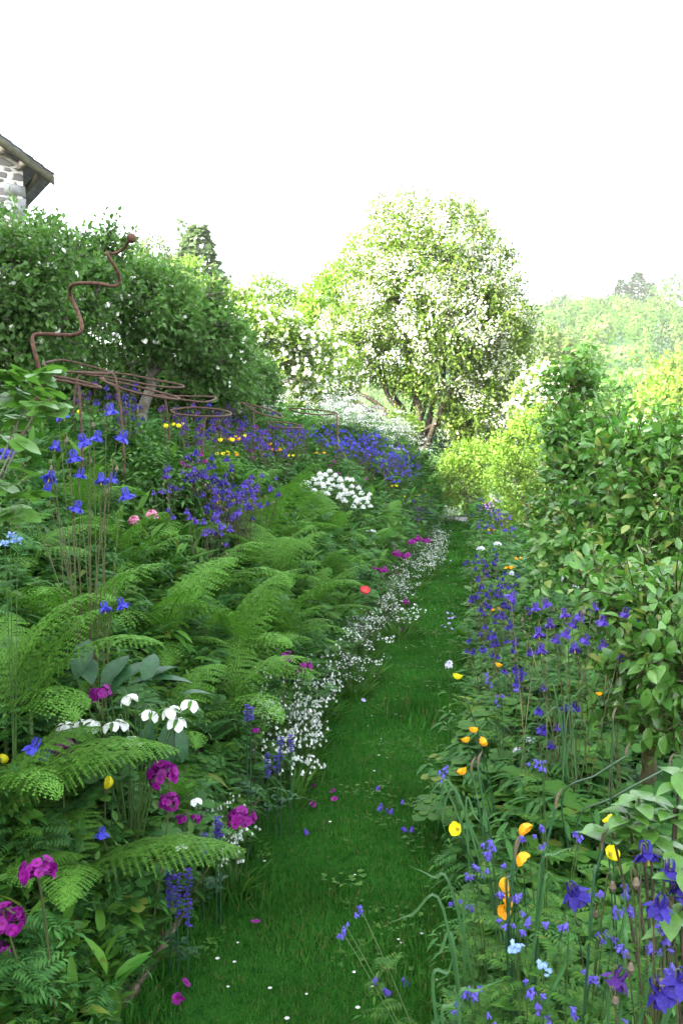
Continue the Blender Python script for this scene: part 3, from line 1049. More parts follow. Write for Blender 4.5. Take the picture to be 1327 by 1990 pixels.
# ------------------------------------------------------------------ unseen trees added out of the frame to block sun from the garden
def shade_tree(x, y, hgt, label, r):
    b = [x, y, float(H(x, y))]
    lob = [[x + dx * r, y + dy * r, b[2] + hgt * f, r * s, r * s, hgt * .2 * s] for dx, dy, f, s in ((0, 0, .8, .8), (.4, .3, .55, .9), (-.4, .2, .5, .9), (.1, -.5, .45, .9), (.2, .1, .28, 1.0), (-.2, -.1, .65, .9))]
    return tree('added_shade_tree', label, 'tree', (x, y), lob, 1900, 4, .30, 'herb', LEAF_LO, .22, group='shade trees added left of the garden', twig=.5, shell=(.3, 1))


for k, (x, y, hg) in enumerate(((-9.0, 5.6, 8), (-8.6, 1.6, 8), (-8.4, -3.2, 8), (-8.6, -7.0, 8), (-7.2, -10.6, 8), (-12.5, 7.6, 8.5), (-10.8, -2.0, 8))):
    shade_tree(x, y, hg, 'tall leafy unseen tree added left of the garden to cast shade', 2.5)

# ------------------------------------------------------------------ stone barn
def rubble():
    m, t, out = newmat('rubble_stone_wall')
    tc = t.nodes.new('ShaderNodeTexCoord')
    mp = t.nodes.new('ShaderNodeMapping')
    mp.inputs['Scale'].default_value = (1.6, 1.6, 5.5)
    t.links.new(tc.outputs['Object'], mp.inputs[0])
    nn = t.nodes.new('ShaderNodeTexNoise')
    nn.inputs['Scale'].default_value = 1.3
    t.links.new(mp.outputs[0], nn.inputs['Vector'])
    ad = t.nodes.new('ShaderNodeMix')
    ad.data_type = 'VECTOR'
    ad.inputs[0].default_value = .25
    t.links.new(mp.outputs[0], ad.inputs[4])
    t.links.new(nn.outputs['Color'], ad.inputs[5])
    ve = t.nodes.new('ShaderNodeTexVoronoi')
    ve.feature = 'DISTANCE_TO_EDGE'
    ve.inputs['Scale'].default_value = 1.6
    t.links.new(ad.outputs[1], ve.inputs['Vector'])
    vc = t.nodes.new('ShaderNodeTexVoronoi')
    vc.inputs['Scale'].default_value = 1.6
    t.links.new(ad.outputs[1], vc.inputs['Vector'])
    sp = t.nodes.new('ShaderNodeSeparateXYZ')
    t.links.new(vc.outputs['Color'], sp.inputs[0])
    stone = mixrgb(t, sp.outputs[0], (.15, .145, .14), (.33, .32, .30))
    mr = t.nodes.new('ShaderNodeMapRange')
    mr.inputs[1].default_value, mr.inputs[2].default_value = .10, .17
    t.links.new(ve.outputs['Distance'], mr.inputs[0])
    p = t.nodes.new('ShaderNodeBsdfPrincipled')
    p.inputs['Roughness'].default_value = .9
    t.links.new(mixrgb(t, mr.outputs[0], (.62, .60, .55), stone), p.inputs['Base Color'])
    bp = t.nodes.new('ShaderNodeBump')
    bp.inputs['Strength'].default_value = .9
    bp.inputs['Distance'].default_value = .06
    t.links.new(mr.outputs[0], bp.inputs['Height'])
    t.links.new(bp.outputs[0], p.inputs['Normal'])
    t.links.new(p.outputs[0], out.inputs['Surface'])
    return m


M['rubble'] = rubble()


def barn():
    d = 20.0
    c = at(47, 420, d)
    gz = float(H(c[0], c[1])) - .1
    a = R(41)
    # local x: along the gable to the left, local y: away along the side wall
    root = thing('stone_barn', 'stone barn with a slate roof seen above the apple trees at the left edge', 'barn', (c[0], c[1], gz), 0)
    root.rotation_euler = (0, 0, a)      # local +y points away, local -x along the gable
    W, L = 6.4, 11.0
    ze = at(47, 322, d)[2] - gz          # wall head at the corner
    pitch = math.tan(R(30))
    zr = ze + pitch * W / 2
    mb = MB()
    T = .5
    prof = np.array([[0, 0, 0], [-W, 0, 0], [-W, 0, ze], [-W / 2, 0, zr], [0, 0, ze]])
    V = np.vstack([prof, prof + [0, L, 0]])
    mb.add(V, [[0, 1, 6, 5], [0, 5, 9, 4], [1, 2, 7, 6]])
    mb.add(V, [[0, 4, 3, 2, 1]])
    mb.add(V, [[5, 6, 7, 8, 9]])
    wl = mb.build('wall', M['rubble'], root)
    ov, vg, th = .62, .42, .09
    for s in (1, -1):
        x0, x1 = (ov, -W / 2) if s == 1 else (-W - ov, -W / 2)
        z0, z1 = ze - pitch * ov, zr
        up = np.array([0, 0, .04])
        P = np.array([[x0, -vg, z0], [x1, -vg, z1], [x1, L + vg, z1], [x0, L + vg, z0]]) + up
        mbr = MB()
        V = np.vstack([P, P + [0, 0, th]])
        mbr.add(V, [[0, 1, 2, 3], [4, 7, 6, 5], [0, 4, 5, 1], [1, 5, 6, 2], [2, 6, 7, 3], [3, 7, 4, 0]])
        nrow = 16
        for k in range(nrow):        # slate courses as thin raised strips
            f0, f1 = k / nrow, (k + 1.06) / nrow
            A0, A1 = P[0] * (1 - f0) + P[1] * f0, P[0] * (1 - f1) + P[1] * f1
            B0, B1 = P[3] * (1 - f0) + P[2] * f0, P[3] * (1 - f1) + P[2] * f1
            lo, hi = th + .035, th + .006
            V = np.array([A0 + [0, -.05, hi - .003], B0 + [0, .05, hi - .003], A0 + [0, -.05, lo], B0 + [0, .05, lo], A1 + [0, -.05, hi], B1 + [0, .05, hi]])
            mbr.add(V, [[0, 1, 3, 2], [2, 3, 5, 4]])
        rf = mbr.build('roof', M['slate'], root)
        mbb = MB()
        Q = np.array([[x0, -vg - .035, z0 - .16], [x1, -vg - .035, z1 - .16], [x1, -vg - .035, z1 + .03], [x0, -vg - .035, z0 + .03]]) + up
        V = np.vstack([Q, Q + [0, .032, 0]])
        mbb.add(V, [[0, 1, 2, 3], [4, 7, 6, 5], [0, 4, 5, 1], [1, 5, 6, 2], [2, 6, 7, 3], [3, 7, 4, 0]])
        mbb.build('barge_board', M['barge'], rf)
        for f in (.02, .16, .32, .5, .7, .92):
            x = (0 - W / 2 * f) if s == 1 else (-W + W / 2 * f)
            z = ze + pitch * (W / 2 * f)
            mbp = MB()
            box(mbp, (x, -vg / 2 - .002, z - .06), (.11, vg - .01, .16))
            mbp.build('purlin', M['timber_pale'], root)
        mbp = MB()
        box(mbp, ((.30 if s == 1 else -W - .30), L / 2, ze - pitch * .30 - .07), (.10, L + vg, .12))
        mbp.build('wall_plate', M['barge'], root)
    z = .2
    k = 0
    for hq, wq in ((.5, .4), (.42, .25), (.55, .42), (.3, .3), (.62, .38), (.36, .5), (.66, .36), (.34, .44), (.55, .38), (.30, .45), (.70, .42), (.26, .3), (.34, .4), (.75, .42), (.2, .3)):
        if z + hq > ze - .35:
            break
        if k % 3 != 1:
            mbq = MB()
            V = np.array([[.03, -.03], [-wq, -.03], [-wq + .06 * (-1) ** k, -.03]])
            box(mbq, (-wq / 2 + .02, .17, z + hq / 2), (wq + .04, .40, hq - .06))
            mbq.V[0] += rng.normal(size=mbq.V[0].shape) * .018
            mbq.build('quoin', M['stone'], wl)
        z += hq
        k += 1


barn()

# ------------------------------------------------------------------ rusted iron work
def iron_rod():
    d = 5.2
    pts = [(20, 905), (50, 830), (80, 750), (76, 715), (67, 680), (64, 655), (80, 649), (120, 651), (148, 650), (160, 637), (152, 606), (140, 580), (137, 560), (150, 551), (190, 551), (222, 556), (233, 545), (226, 522), (212, 500), (210, 491), (222, 493), (238, 485), (252, 468)]
    P = []
    for k, (x, y) in enumerate(pts):
        P.append(at(x, y, d + .05 * math.sin(k * 1.3)))
    P = catmull(np.array(P), 5)
    g = np.array([P[0][0], P[0][1], float(H(P[0][0], P[0][1]))])
    root = thing('garden_sculpture', 'tall wavy rusted iron rod topped by a small round ball', 'sculpture', g)
    mb = MB()
    Q = np.vstack([[0, 0, -.1], P - g])
    tube(mb, Q, np.linspace(.0135, .0095, len(Q)), 8)
    mb.build('rod', M['rust'], root, smooth=True)
    mb = MB()
    c = at(256, 463, d) - g
    n1, n2 = 14, 10
    V = []
    for i in range(n2 + 1):
        th = PI * i / n2
        for j in range(n1):
            V.append([math.sin(th) * math.cos(2 * PI * j / n1), math.sin(th) * math.sin(2 * PI * j / n1), math.cos(th)])
    F = [[i * n1 + j, i * n1 + (j + 1) % n1, (i + 1) * n1 + (j + 1) % n1, (i + 1) * n1 + j] for i in range(n2) for j in range(n1)]
    mb.add(np.array(V) * .030 + c, F)
    mb.build('ball', M['rust'], root, smooth=True)


iron_rod()


def hoop(label, d, loop, legs, r=.009, closed=True, dd=None):
    """plant-support: loop = pixel outline of the bent rod, legs = (top px, foot px)"""
    P = np.array([at(x, y, d + (dd[k] if dd else 0)) for k, (x, y) in enumerate(loop)])
    c = P.mean(0)
    g = np.array([c[0], c[1], float(H(c[0], c[1]))])
    root = thing('plant_hoop', label, 'plant support', g, 0, 'rusted plant hoops on the bank')
    mb = MB()
    if closed:
        P = np.vstack([P, P[:1]])
    tube(mb, catmull(P - g, 8), r, 7)
    mb.build('ring', M['rust_dark'], root, smooth=True)
    for (x0, y0), (x1, y1) in legs:
        a = at(x0, y0, d)
        b = at(x1, y1, d - .1)
        b[2] = float(H(b[0], b[1])) - .1
        mb = MB()
        m_ = np.array([b[0], b[1], a[2]])
        tube(mb, bez(a - g, m_ - g + [0, 0, .03], b - g, 9), r * .95, 6)
        mb.build('leg', M['rust_dark'], root, smooth=True)


hoop('long rusted hoop sweeping right from the foot of the wavy rod', 5.9, [(85, 705), (130, 701), (215, 725), (130, 722), (92, 713)], [((215, 725), (242, 800))], dd=[.0, .3, .25, -.1, -.1])
hoop('wide oval rusted hoop before the slanting apple trunk', 7.2, [(150, 722), (235, 726), (300, 738), (352, 748), (350, 753), (300, 750), (225, 735), (170, 728)], [((160, 728), (140, 775))], dd=[.1, .3, .4, .2, 0, -.2, -.3, -.1])
hoop('narrow rusted hoop sloping down to the right under the oval one', 6.6, [(195, 735), (270, 752), (345, 772), (330, 775), (262, 762), (215, 746)], [((215, 745), (243, 815))], dd=[.2, .3, .2, 0, -.2, -.1])
hoop('flat rusted hoop pointing right, edge on, lowest of the overlapping three', 7.6, [(300, 768), (360, 770), (418, 772), (400, 781), (350, 776)], [((318, 772), (330, 830))], dd=[.1, .3, .2, -.2, -.2])
hoop('long straight rusted arm leaning out from the rod foot', 5.6, [(72, 728), (130, 735), (190, 750), (188, 753), (128, 741), (76, 733)], [((150, 744), (160, 800))], dd=[.1, .1, .1, -.05, -.05, -.05], r=.010)
hoop('level oval rusted hoop among the dark columbines', 7.4, [(332, 797), (370, 792), (420, 795), (448, 802), (440, 808), (395, 809), (345, 805)], [((405, 808), (392, 880))], dd=[.1, .3, .3, .1, -.1, -.3, -.2], r=.009)
hoop('far rusted hoop hanging over the middle of the bank', 10.5, [(470, 782), (520, 795), (548, 808), (540, 812), (500, 801)], [((490, 790), (495, 835))], dd=[.2, .3, .1, -.2, -.2], r=.0105)
hoop('second far rusted hoop, nearly flat above the pale columbines', 11.5, [(520, 820), (560, 822), (590, 830), (560, 832), (528, 828)], [((525, 825), (522, 860))], dd=[.2, .3, 0, -.3, -.1], r=.0105)
hoop('farthest rusted hoop, just before the white flower bank', 14.0, [(560, 793), (620, 797), (655, 803), (620, 806), (575, 800)], [((655, 803), (655, 840))], dd=[.2, .3, 0, -.3, -.1], r=.0115)

# edging plank, stone step, path litter
mb = MB()
yy = np.linspace(2.3, 6.2, 14)
for k in range(13):
    y0, y1 = yy[k], yy[k + 1]
    V = np.array([[-1.005, y0, -.05], [-.985, y0, -.05], [-.975, y0, .055], [-1.0, y0, .06], [-1.005, y1, -.05], [-.985, y1, -.05], [-.975, y1, .055], [-1.0, y1, .06]])
    if k == 0:
        mb.add(V, [[0, 1, 2, 3]])
    mb.add(V, [[1, 5, 6, 2], [2, 6, 7, 3], [0, 3, 7, 4]])
o = mb.build('edging_board', M['plank'])
tag(o, 'weathered brown wooden board edging the left side of the grass path', 'edging')
mb = MB()
box(mb, (-.45, PATH_END + .15, .04), (1.3, .5, .16))
mb.V[0] += rng.normal(size=mb.V[0].shape) * .02
tag(mb.build('stone_step', M['stone']), 'pale flat stone step at the far end of the grass path', 'step')

# ================================================================== PLANTS
# ------------------------------------------------------------------ ferns
PINNULE = (np.array([[-.5, 0, 0], [.5, 0, 0], [.28, .75, -.05], [0, 1, -.09], [-.3, .7, -.05]]), [([[0, 1, 2, 3, 4]], 0)])


def frond_mesh(L, W, a0, a1, npair=22, nsub=11, twist=0.0, curl=0.0, low=.10, pf=.50, wf=.80):
    """one arching frond starting at the origin towards +Y"""
    mb = MB()
    n = 40
    t = np.linspace(0, 1, n)
    ang = a0 + (a1 - a0) * t ** 1.2 - curl * np.clip((t - .85) / .15, 0, 1) ** 2 * 3
    dy, dz = np.cos(ang), np.sin(ang)
    y = np.concatenate([[0], np.cumsum(dy[:-1])]) * L / n
    z = np.concatenate([[0], np.cumsum(dz[:-1])]) * L / n
    x = twist * L * t ** 2
    P = np.stack([x, y, z], -1)
    tube(mb, P[::3], np.linspace(.0032, .0008, len(P[::3])), 4, 0, False)
    T = unit(np.gradient(P, axis=0))
    for k in range(npair):
        f = low + (1 - low) * (k / npair) ** .92
        i = min(int(f * (n - 1)), n - 2)
        p = P[i] + (P[i + 1] - P[i]) * (f * (n - 1) - i)
        tt = T[i]
        q = (f - low) / (1 - low)
        w = W * (np.interp(q, [0, .06, .3, .6, .85, 1], [.45, .72, 1.0, .78, .36, .03]))
        side = unit(np.cross(tt, [0, 0, 1.0]))
        nrm = np.cross(side, tt)
        for s in (-1, 1):
            ps = p + tt * (.008 * s)
            d0 = unit(side * s * math.cos(.42) + tt * math.sin(.42) + nrm * (.14 + .1 * random.random()))
            m = max(4, int(nsub * (w / W) ** .6))
            u = (np.arange(m) + .4) / m
            droop = -.42 - .25 * random.random()
            C = ps + d0 * (u * w)[:, None] + np.array([0, 0, 1.0]) * (droop * w * u ** 2)[:, None] + tt * (.10 * w * u ** 2)[:, None]
            ax = unit(np.gradient(C, axis=0)) if m > 2 else np.repeat(d0[None], m, 0)
            pl = L / npair * (1 - u) ** .6 * pf + .003
            wd = w / m * wf
            nn = np.repeat(nrm[None], m, 0) + rng.normal(size=(m, 3)) * .15
            for s2 in (-1, 1):
                perp = unit(np.cross(nn, ax)) * s2
                dd = unit(perp + ax * .45)
                A = frames(dd, nn, pl)
                A[:, :, 0] *= (wd / pl)[:, None] if True else 1
                mb.stamp(PINNULE, A, C)
            # midrib strip
            e = unit(np.cross(nn[0], d0)) * .0012
            Cs = np.vstack([ps, C])
            nC = len(Cs)
            V = np.concatenate([Cs - e, Cs + e])
            mb.add(V, [[i2, i2 + 1, nC + i2 + 1, nC + i2] for i2 in range(nC - 1)])
    return mb.mesh('frond', M['fern'])


FR = [frond_mesh(.72, .17, R(72), R(-35)), frond_mesh(.62, .15, R(60), R(-25), 20, 10, .1), frond_mesh(.80, .19, R(80), R(-15), 23, 12, -.08), frond_mesh(.55, .14, R(48), R(-30), 19, 10, .05),
      frond_mesh(.66, .16, R(76), R(10), 21, 10, .12, 1.2), frond_mesh(.48, .12, R(35), R(-20), 19, 10, -.1)]


FRN = {1: frond_mesh(.62, .15, R(60), R(-25), 25, 20, .1, pf=.60, wf=1.05), 3: frond_mesh(.55, .15, R(48), R(-30), 25, 21, .05, pf=.60, wf=1.05),
       5: frond_mesh(.50, .13, R(35), R(-22), 25, 20, -.1, pf=.60, wf=1.05)}


def fern(loc, n, sc, label, seed, az=None, group=None, tilt=.0):
    r = random.Random(seed)
    root = thing('fern', label, 'fern', loc, 0, group)
    for k in range(n):
        a = (az[0] + (az[1] - az[0]) * (k + r.uniform(.1, .9)) / n) if az else 2 * PI * (k + r.uniform(-.3, .3)) / n
        obj('frond', r.choice(FR), root, (0.02 * math.cos(a), .02 * math.sin(a), 0), (r.uniform(-.15, .25), r.uniform(-.25, .25), a - PI / 2), sc * r.uniform(.75, 1.15))
    return root


def gnd(x, y, dz=0):
    return (x, y, float(H(x, y)) + dz)


GF = 'ferns massed on the bank beside the path'
lab_mass = 'green lacy fern in the dense mass of ferns left of the path'
k = 0
for x, y, n, s in ((-1.32, 4.6, 13, 1.0), (-1.62, 5.1, 13, 1.05), (-1.25, 5.5, 12, 1.0), (-1.9, 4.5, 12, .95), (-1.5, 6.1, 12, 1.1), (-1.28, 6.7, 12, 1.0), (-2.0, 5.5, 12, 1.0), (-1.7, 7.0, 12, 1.1),
                   (-1.32, 7.9, 11, 1.0), (-2.3, 6.5, 11, 1.0), (-1.75, 8.2, 11, 1.1), (-1.30, 9.2, 11, .95), (-2.1, 7.6, 11, 1.0), (-1.6, 9.7, 11, 1.1), (-1.30, 10.6, 10, .95), (-1.22, 4.05, 11, .85),
                   (-1.55, 4.15, 12, .95), (-2.0, 9.0, 11, 1.1), (-1.5, 11.6, 10, 1.1), (-1.32, 12.8, 10, 1.0), (-2.35, 4.9, 11, .9)):
    fern(gnd(x, y), n, s, lab_mass, k, group=GF)
    k += 1
# single ferns that can be told apart, near the camera
def fern_frond(label, base_px, d, fr, az, sc, n=1, tilt=0.0, extra=()):
    b = at(base_px[0], base_px[1], d)
    g = gnd(b[0], b[1])
    root = thing('fern', label, 'fern', g)
    for q, (mesh, a, s, tx) in enumerate([(FRN.get(fr, FR[fr]), az, sc, tilt)] + list(extra)):
        obj('frond', mesh, root, (0, 0, max(b[2] - g[2], 0) * (1 if q == 0 else .85)), (tx, 0, a - PI / 2), s)
    mb = MB()
    tube(mb, [[0, 0, -.05], [0, 0, max(b[2] - g[2], 0.01)]], [.012, .006], 5)
    mb.build('crown_stalk', M['stem'], root)


fern_frond('fern with one broad level frond reaching right over the dock leaves', (140, 1705), 2.35, 5, R(8), 1.08, tilt=-.05, extra=[(FRN[3], R(120), .8, .1), (FRN[5], R(200), .8, 0), (FRN[1], R(-60), .7, -.1)])
fern_frond('large fern at the left edge with two overlapping fronds above the magenta primula', (-30, 1600), 2.25, 3, R(28), 1.15, tilt=.05, extra=[(FRN[5], R(5), 1.1, .25), (FRN[1], R(60), .8, .1), (FR[0], R(-30), .7, 0)])
fern_frond('fern arching right above the white hellebore flowers', (60, 1370), 2.5, 1, R(10), .85, tilt=.05, extra=[(FR[4], R(70), .7, .1), (FR[0], R(140), .7, .1), (FR[3], R(-40), .8, 0)])
fern_frond('fern with upright uncurling fronds at the left edge below the big dark leaf', (10, 1370), 2.5, 4, R(60), .75, extra=[(FR[4], R(20), .7, .1), (FR[3], R(-20), .8, .0), (FR[2], R(110), .6, .1)])
fern_frond('small fern in the bottom left corner', (-20, 1850), 2.2, 5, R(15), .55, extra=[(FR[5], R(50), .5, .1), (FR[3], R(-30), .5, 0)])
fern_frond('lowest fern in the corner, just above the lower frame edge', (0, 1975), 2.3, 5, R(20), .5, extra=[(FR[5], R(60), .45, .3), (FR[3], R(-20), .45, .2)])
fern(gnd(-1.28, 3.55), 9, .72, 'small fern with short fronds between the hellebore and the white bells', 71)
fern(gnd(-1.62, 3.3), 10, .85, 'fern standing behind the hellebore at the foot of the tall blue columbines', 72)
fern(gnd(-1.15, 3.05), 8, .6, 'low fern beside the magenta primula nearest the path', 73)
fern(gnd(-1.45, 2.85), 9, .62, 'fern under the hellebore leaves in deep shade', 74)
fern(gnd(-2.05, 3.6), 10, .9, 'fern behind the tall blue columbines', 75)


# ------------------------------------------------------------------ columbines
def petal_mesh(T, mats, name='flower'):
    mb = MB()
    mb.stamp(T, np.eye(3)[None], np.zeros((1, 3)))
    return mb.mesh(name, [M[m] for m in mats])


CFL = {c: petal_mesh(COLUMB, (c, 'anther')) for c in ('blue', 'violet', 'indigo', 'purple', 'lilac', 'mauve', 'magenta', 'pink', 'white')}
BUDT = join([(T_cone(.28, -.5, 6, r0=.12), np.eye(3), (0, 0, 0), 0), (T_cone(.05, -.4, 6, r0=.28), np.eye(3), (0, 0, -.5), 0)])
BUD = petal_mesh(BUDT, ('bud',), 'seed_pod')


def foliage_mesh(n, h, spread, size, seed, mat='herb_blue', T=FAN, name='foliage'):
    r = random.Random(seed)
    mb = MB()
    for k in range(n):
        a = r.uniform(0, 2 * PI)
        q = r.uniform(.2, 1) * spread
        z = r.uniform(.3, 1) * h
        tip = np.array([q * math.cos(a), q * math.sin(a), z])
        tube(mb, bez([0, 0, 0], tip * [.3, .3, .8], tip, 5), [.002, .0018, .0015, .0012, .001], 3, 0, False)
        for b in (-1.1, 0, 1.1):
            d = Az(a + b, r.uniform(-.3, .25), size * r.uniform(.8, 1.2))
            mb.stamp(T, d[None], (tip + d[:, 1] * .15)[None])
    return mb.mesh(name, M[mat])


FOL = [foliage_mesh(9, .22, .16, .055, s) for s in range(4)]


def columbine_proto(col, nfl, h, seed, label, size=.05, parts=True, group=None):
    r = random.Random(seed)
    root = thing('columbine', label, 'flower', (0, 0, 0), 0, group)
    obj('foliage', FOL[seed % 4], root, rot=(0, 0, r.uniform(0, 6)))
    for k in range(nfl):
        a = r.uniform(0, 2 * PI)
        q = r.uniform(.03, .17)
        hh = h * r.uniform(.72, 1.08)
        mb = MB()
        e = smooth_stem(mb, [0, 0, 0], [q * math.cos(a), q * math.sin(a), hh], .0025, .3, .02)
        so = mb.build('stem', M['stem_red'], root)
        obj('flower', CFL[col], so, e, (r.uniform(-.45, .45), r.uniform(-.45, .45), r.uniform(0, 6)), size * r.uniform(.85, 1.2))
        if r.random() < .4:
            obj('seed_pod', BUD, so, e + np.array([.03, .02, -.05]), (r.uniform(-.3, .3), 0, 0), size * .6)
    return root


def scatter_px(protos, spots, hgt, label, group, sc=(.85, 1.15), dz=0.0):
    """plants whose flower heads show at these places of the photograph: stand them on the ground below"""
    for (px, py) in spots:
        p = on(px, py, hgt)
        protos[random.randrange(len(protos))].put((p[0], p[1], float(H(p[0], p[1])) + dz), random.uniform(0, 6.28), random.uniform(*sc), label, group)


def inside(poly, n, seed=0):
    r = random.Random(seed)
    xs_, ys_ = [p[0] for p in poly], [p[1] for p in poly]
    out = []
    while len(out) < n:
        x, y = r.uniform(min(xs_), max(xs_)), r.uniform(min(ys_), max(ys_))
        c = False
        j = len(poly) - 1
        for i in range(len(poly)):
            (xi, yi), (xj, yj) = poly[i], poly[j]
            if (yi > y) != (yj > y) and x < (xj - xi) * (y - yi) / (yj - yi) + xi:
                c = not c
            j = i
        if c:
            out.append((x, y))
    return out


def protos(col, n, nf, h, size=.05, nm=''):
    return [Proto(columbine_proto(col, nf + (k % 3) - 1, h, 17 * k + hash_s(col), nm, size)) for k in range(n)]


def hash_s(s):
    return sum(ord(c) * (i + 3) for i, c in enumerate(s)) % 97


PV, PI_, PB, PP, PM, PL = (protos(c, k, nf, h) for c, k, nf, h in (('violet', 4, 7, .62), ('indigo', 3, 6, .66), ('blue', 3, 7, .62), ('purple', 3, 6, .62), ('magenta', 2, 4, .55), ('mauve', 2, 6, .66)))

# far drift, blue-violet, middle of the bank
scatter_px(PB, inside([(625, 840), (690, 825), (760, 850), (805, 885), (800, 915), (745, 915), (680, 890), (640, 870)], 44, 1), .58, 'blue-violet columbine in the crowded sunlit drift high on the bank', 'columbines in the far blue drift', (1.0, 1.3))
scatter_px(PB + PV, inside([(690, 880), (810, 885), (815, 930), (760, 935), (700, 905)], 30, 2), .58, 'violet columbine at the lower right end of the far blue drift', 'columbines at the end of the far drift', (1.0, 1.3))
scatter_px(PV, inside([(440, 835), (520, 815), (600, 835), (590, 870), (500, 880), (450, 870)], 19, 3), .58, 'violet columbine in the drift behind the ferns, left of the blue drift', 'columbines in the left far drift', (.95, 1.2))
scatter_px(PP + PI_, inside([(165, 745), (250, 755), (330, 790), (450, 800), (500, 830), (440, 850), (330, 820), (200, 775)], 30, 4), .62, 'dark purple columbine among the rusted hoops at the top of the bank', 'dark columbines by the hoops', (.9, 1.15))
scatter_px(PV + PI_, inside([(370, 900), (440, 905), (510, 925), (520, 975), (450, 990), (385, 965)], 17, 5), .60, 'violet columbine in the loose group at the middle of the left bank', 'columbines in the middle group', (.9, 1.15))
scatter_px(PV, [(320, 970), (378, 945), (385, 1010), (455, 1010), (330, 930), (415, 1040)], .5, 'lone violet columbine at the edge of the middle group on the bank', 'stray columbines on the bank', (.8, 1.0))
scatter_px(PP, inside([(790, 960), (840, 970), (850, 1010), (800, 1020)], 9, 6), .5, 'dusky purple columbine near the far left edge of the path', 'dusky columbines by the far path', (.9, 1.1))
scatter_px(PM, [(655, 905), (648, 895), (700, 925), (740, 960), (735, 905), (520, 865), (485, 862), (385, 862), (372, 868), (495, 835)], .55, 'magenta-pink columbine dotted through the bank of blue columbines', 'pink columbines on the bank', (.8, 1.1))
# right of the path
scatter_px(PI_ + PV, inside([(925, 970), (985, 965), (1000, 1010), (985, 1060), (940, 1030)], 16, 7), .60, 'deep blue columbine at the far end of the right hand border', 'far columbines right of the path', (.9, 1.15))
scatter_px(PI_, inside([(925, 1080), (1000, 1060), (1030, 1130), (1000, 1200), (930, 1180)], 13, 8), .55, 'deep violet columbine along the right edge of the path, beyond the big clump', 'columbines along the right path edge', (.8, 1.0))
scatter_px(PI_, [(940, 1240), (970, 1215), (973, 1245), (1000, 1170), (985, 1270), (1040, 1300), (1060, 1390)], .55, 'indigo columbine growing singly between the path and the big violet clump', 'single indigo columbines', (.8, .95))
scatter_px(PL, inside([(940, 930), (970, 930), (975, 990), (945, 985)], 8, 9), .65, 'pale mauve columbine lit by the sun below the golden shrub', 'mauve columbines by the golden shrub', (1.0, 1.3))


def columbine_at(label, spots, d, base, col, size, stemr=.003, stem='stem_red', fol=(3, .055), spread=.12, pods=()):
    """spots: flower places in the photograph; base: (x, y) on the ground"""
    g = np.array(gnd(*base))
    root = thing('columbine', label, 'flower', g)
    for i in range(fol[0]):
        obj('foliage', FOL[i % 4], root, (random.uniform(-.12, .12), random.uniform(-.12, .12), 0), (0, 0, random.uniform(0, 6)), fol[1] / .055)
    for k, s in enumerate(spots):
        px, py = s[:2]
        dd = d + (s[2] if len(s) > 2 else random.uniform(-.12, .12))
        p = at(px, py - 10, dd) - g
        mb = MB()
        b0 = np.array([random.uniform(-1, 1) * spread * .5, random.uniform(-1, 1) * spread * .5, 0])
        e = smooth_stem(mb, b0, p, stemr * .72, .35, size * .35, 5, n=9)
        so = mb.build('stem', M[stem], root, smooth=True)
        obj('flower', CFL[col], so, e, (random.uniform(-.5, .5), random.uniform(-.5, .5), random.uniform(0, 6)), size * random.uniform(.9, 1.15))
    for (px, py) in pods:
        p = at(px, py, d + random.uniform(-.1, .1)) - g
        mb = MB()
        e = smooth_stem(mb, [0, 0, 0], p, stemr * .8, .35, size * .3, 4)
        so = mb.build('stem', M[stem], root, smooth=True)
        obj('seed_pod', BUD, so, e, (random.uniform(-.3, .3), 0, 0), size * .5)
    return root


b = at(190, 1215, 3.0)
columbine_at('tall bright blue columbine with many flowers on long stems at the left', [(113, 815), (208, 806), (232, 858), (155, 865), (102, 876), (137, 897), (150, 930), (92, 935), (213, 938), (238, 970), (144, 995), (85, 962), (183, 858), (190, 940), (4, 888)], 3.0, (b[0] - .05, 3.05), 'blue', .057, .0030,
             pods=[(170, 890), (200, 950), (125, 850), (222, 905), (175, 820), (95, 905)])
columbine_at('blue columbine with two flowers low on the bank below the tall blue clump', [(230, 1183), (196, 1190)], 2.95, (-1.40, 3.05), 'blue', .055)
columbine_at('dark blue columbine beside the magenta primula under the hellebore', [(60, 1460), (82, 1478)], 2.45, (-1.35, 2.55), 'blue', .06)
columbine_at('small blue columbine flower in shade above the level fern frond', [(192, 1628)], 2.45, (-1.1, 2.55), 'blue', .042)
columbine_at('big clump of violet columbines crowded below the pear leaves right of the path', [(990, 1168), (1055, 1182), (1090, 1202), (1122, 1206), (1165, 1215), (1210, 1200), (1040, 1240), (1075, 1252), (1108, 1222), (1132, 1252), (1166, 1262), (1200, 1285), (1035, 1190), (1062, 1222), (1150, 1190), (1095, 1240), (1225, 1215), (1045, 1272), (1110, 1268)],
             3.45, (.40, 3.5), 'violet', .050, .003, spread=.5, fol=(6, .06), pods=[(1070, 1180), (1130, 1185), (1100, 1190), (1010, 1200), (1180, 1230)])
columbine_at('deep indigo columbine with large ruffled flowers at the lower right edge', [(1245, 1667), (1290, 1700), (1270, 1770), (1315, 1730), (1322, 1790)], 1.6, (.36, 1.75), 'indigo', .050, .0028, pods=[(1225, 1705), (1320, 1745), (1215, 1870), (1275, 1900)])
columbine_at('single indigo columbine with a large dark double flower', [(1105, 1745)], 1.85, (.25, 1.95), 'indigo', .055, pods=[(1148, 1768), (1180, 1712)])
columbine_at('indigo columbine with a drooping starry flower in the lower right corner', [(1270, 1935), (1312, 1915)], 1.55, (.34, 1.65), 'indigo', .052, pods=[(1185, 1935)])
columbine_at('dark purple columbine close to the lower right corner', [(1190, 1910)], 1.65, (.27, 1.72), 'purple', .055)


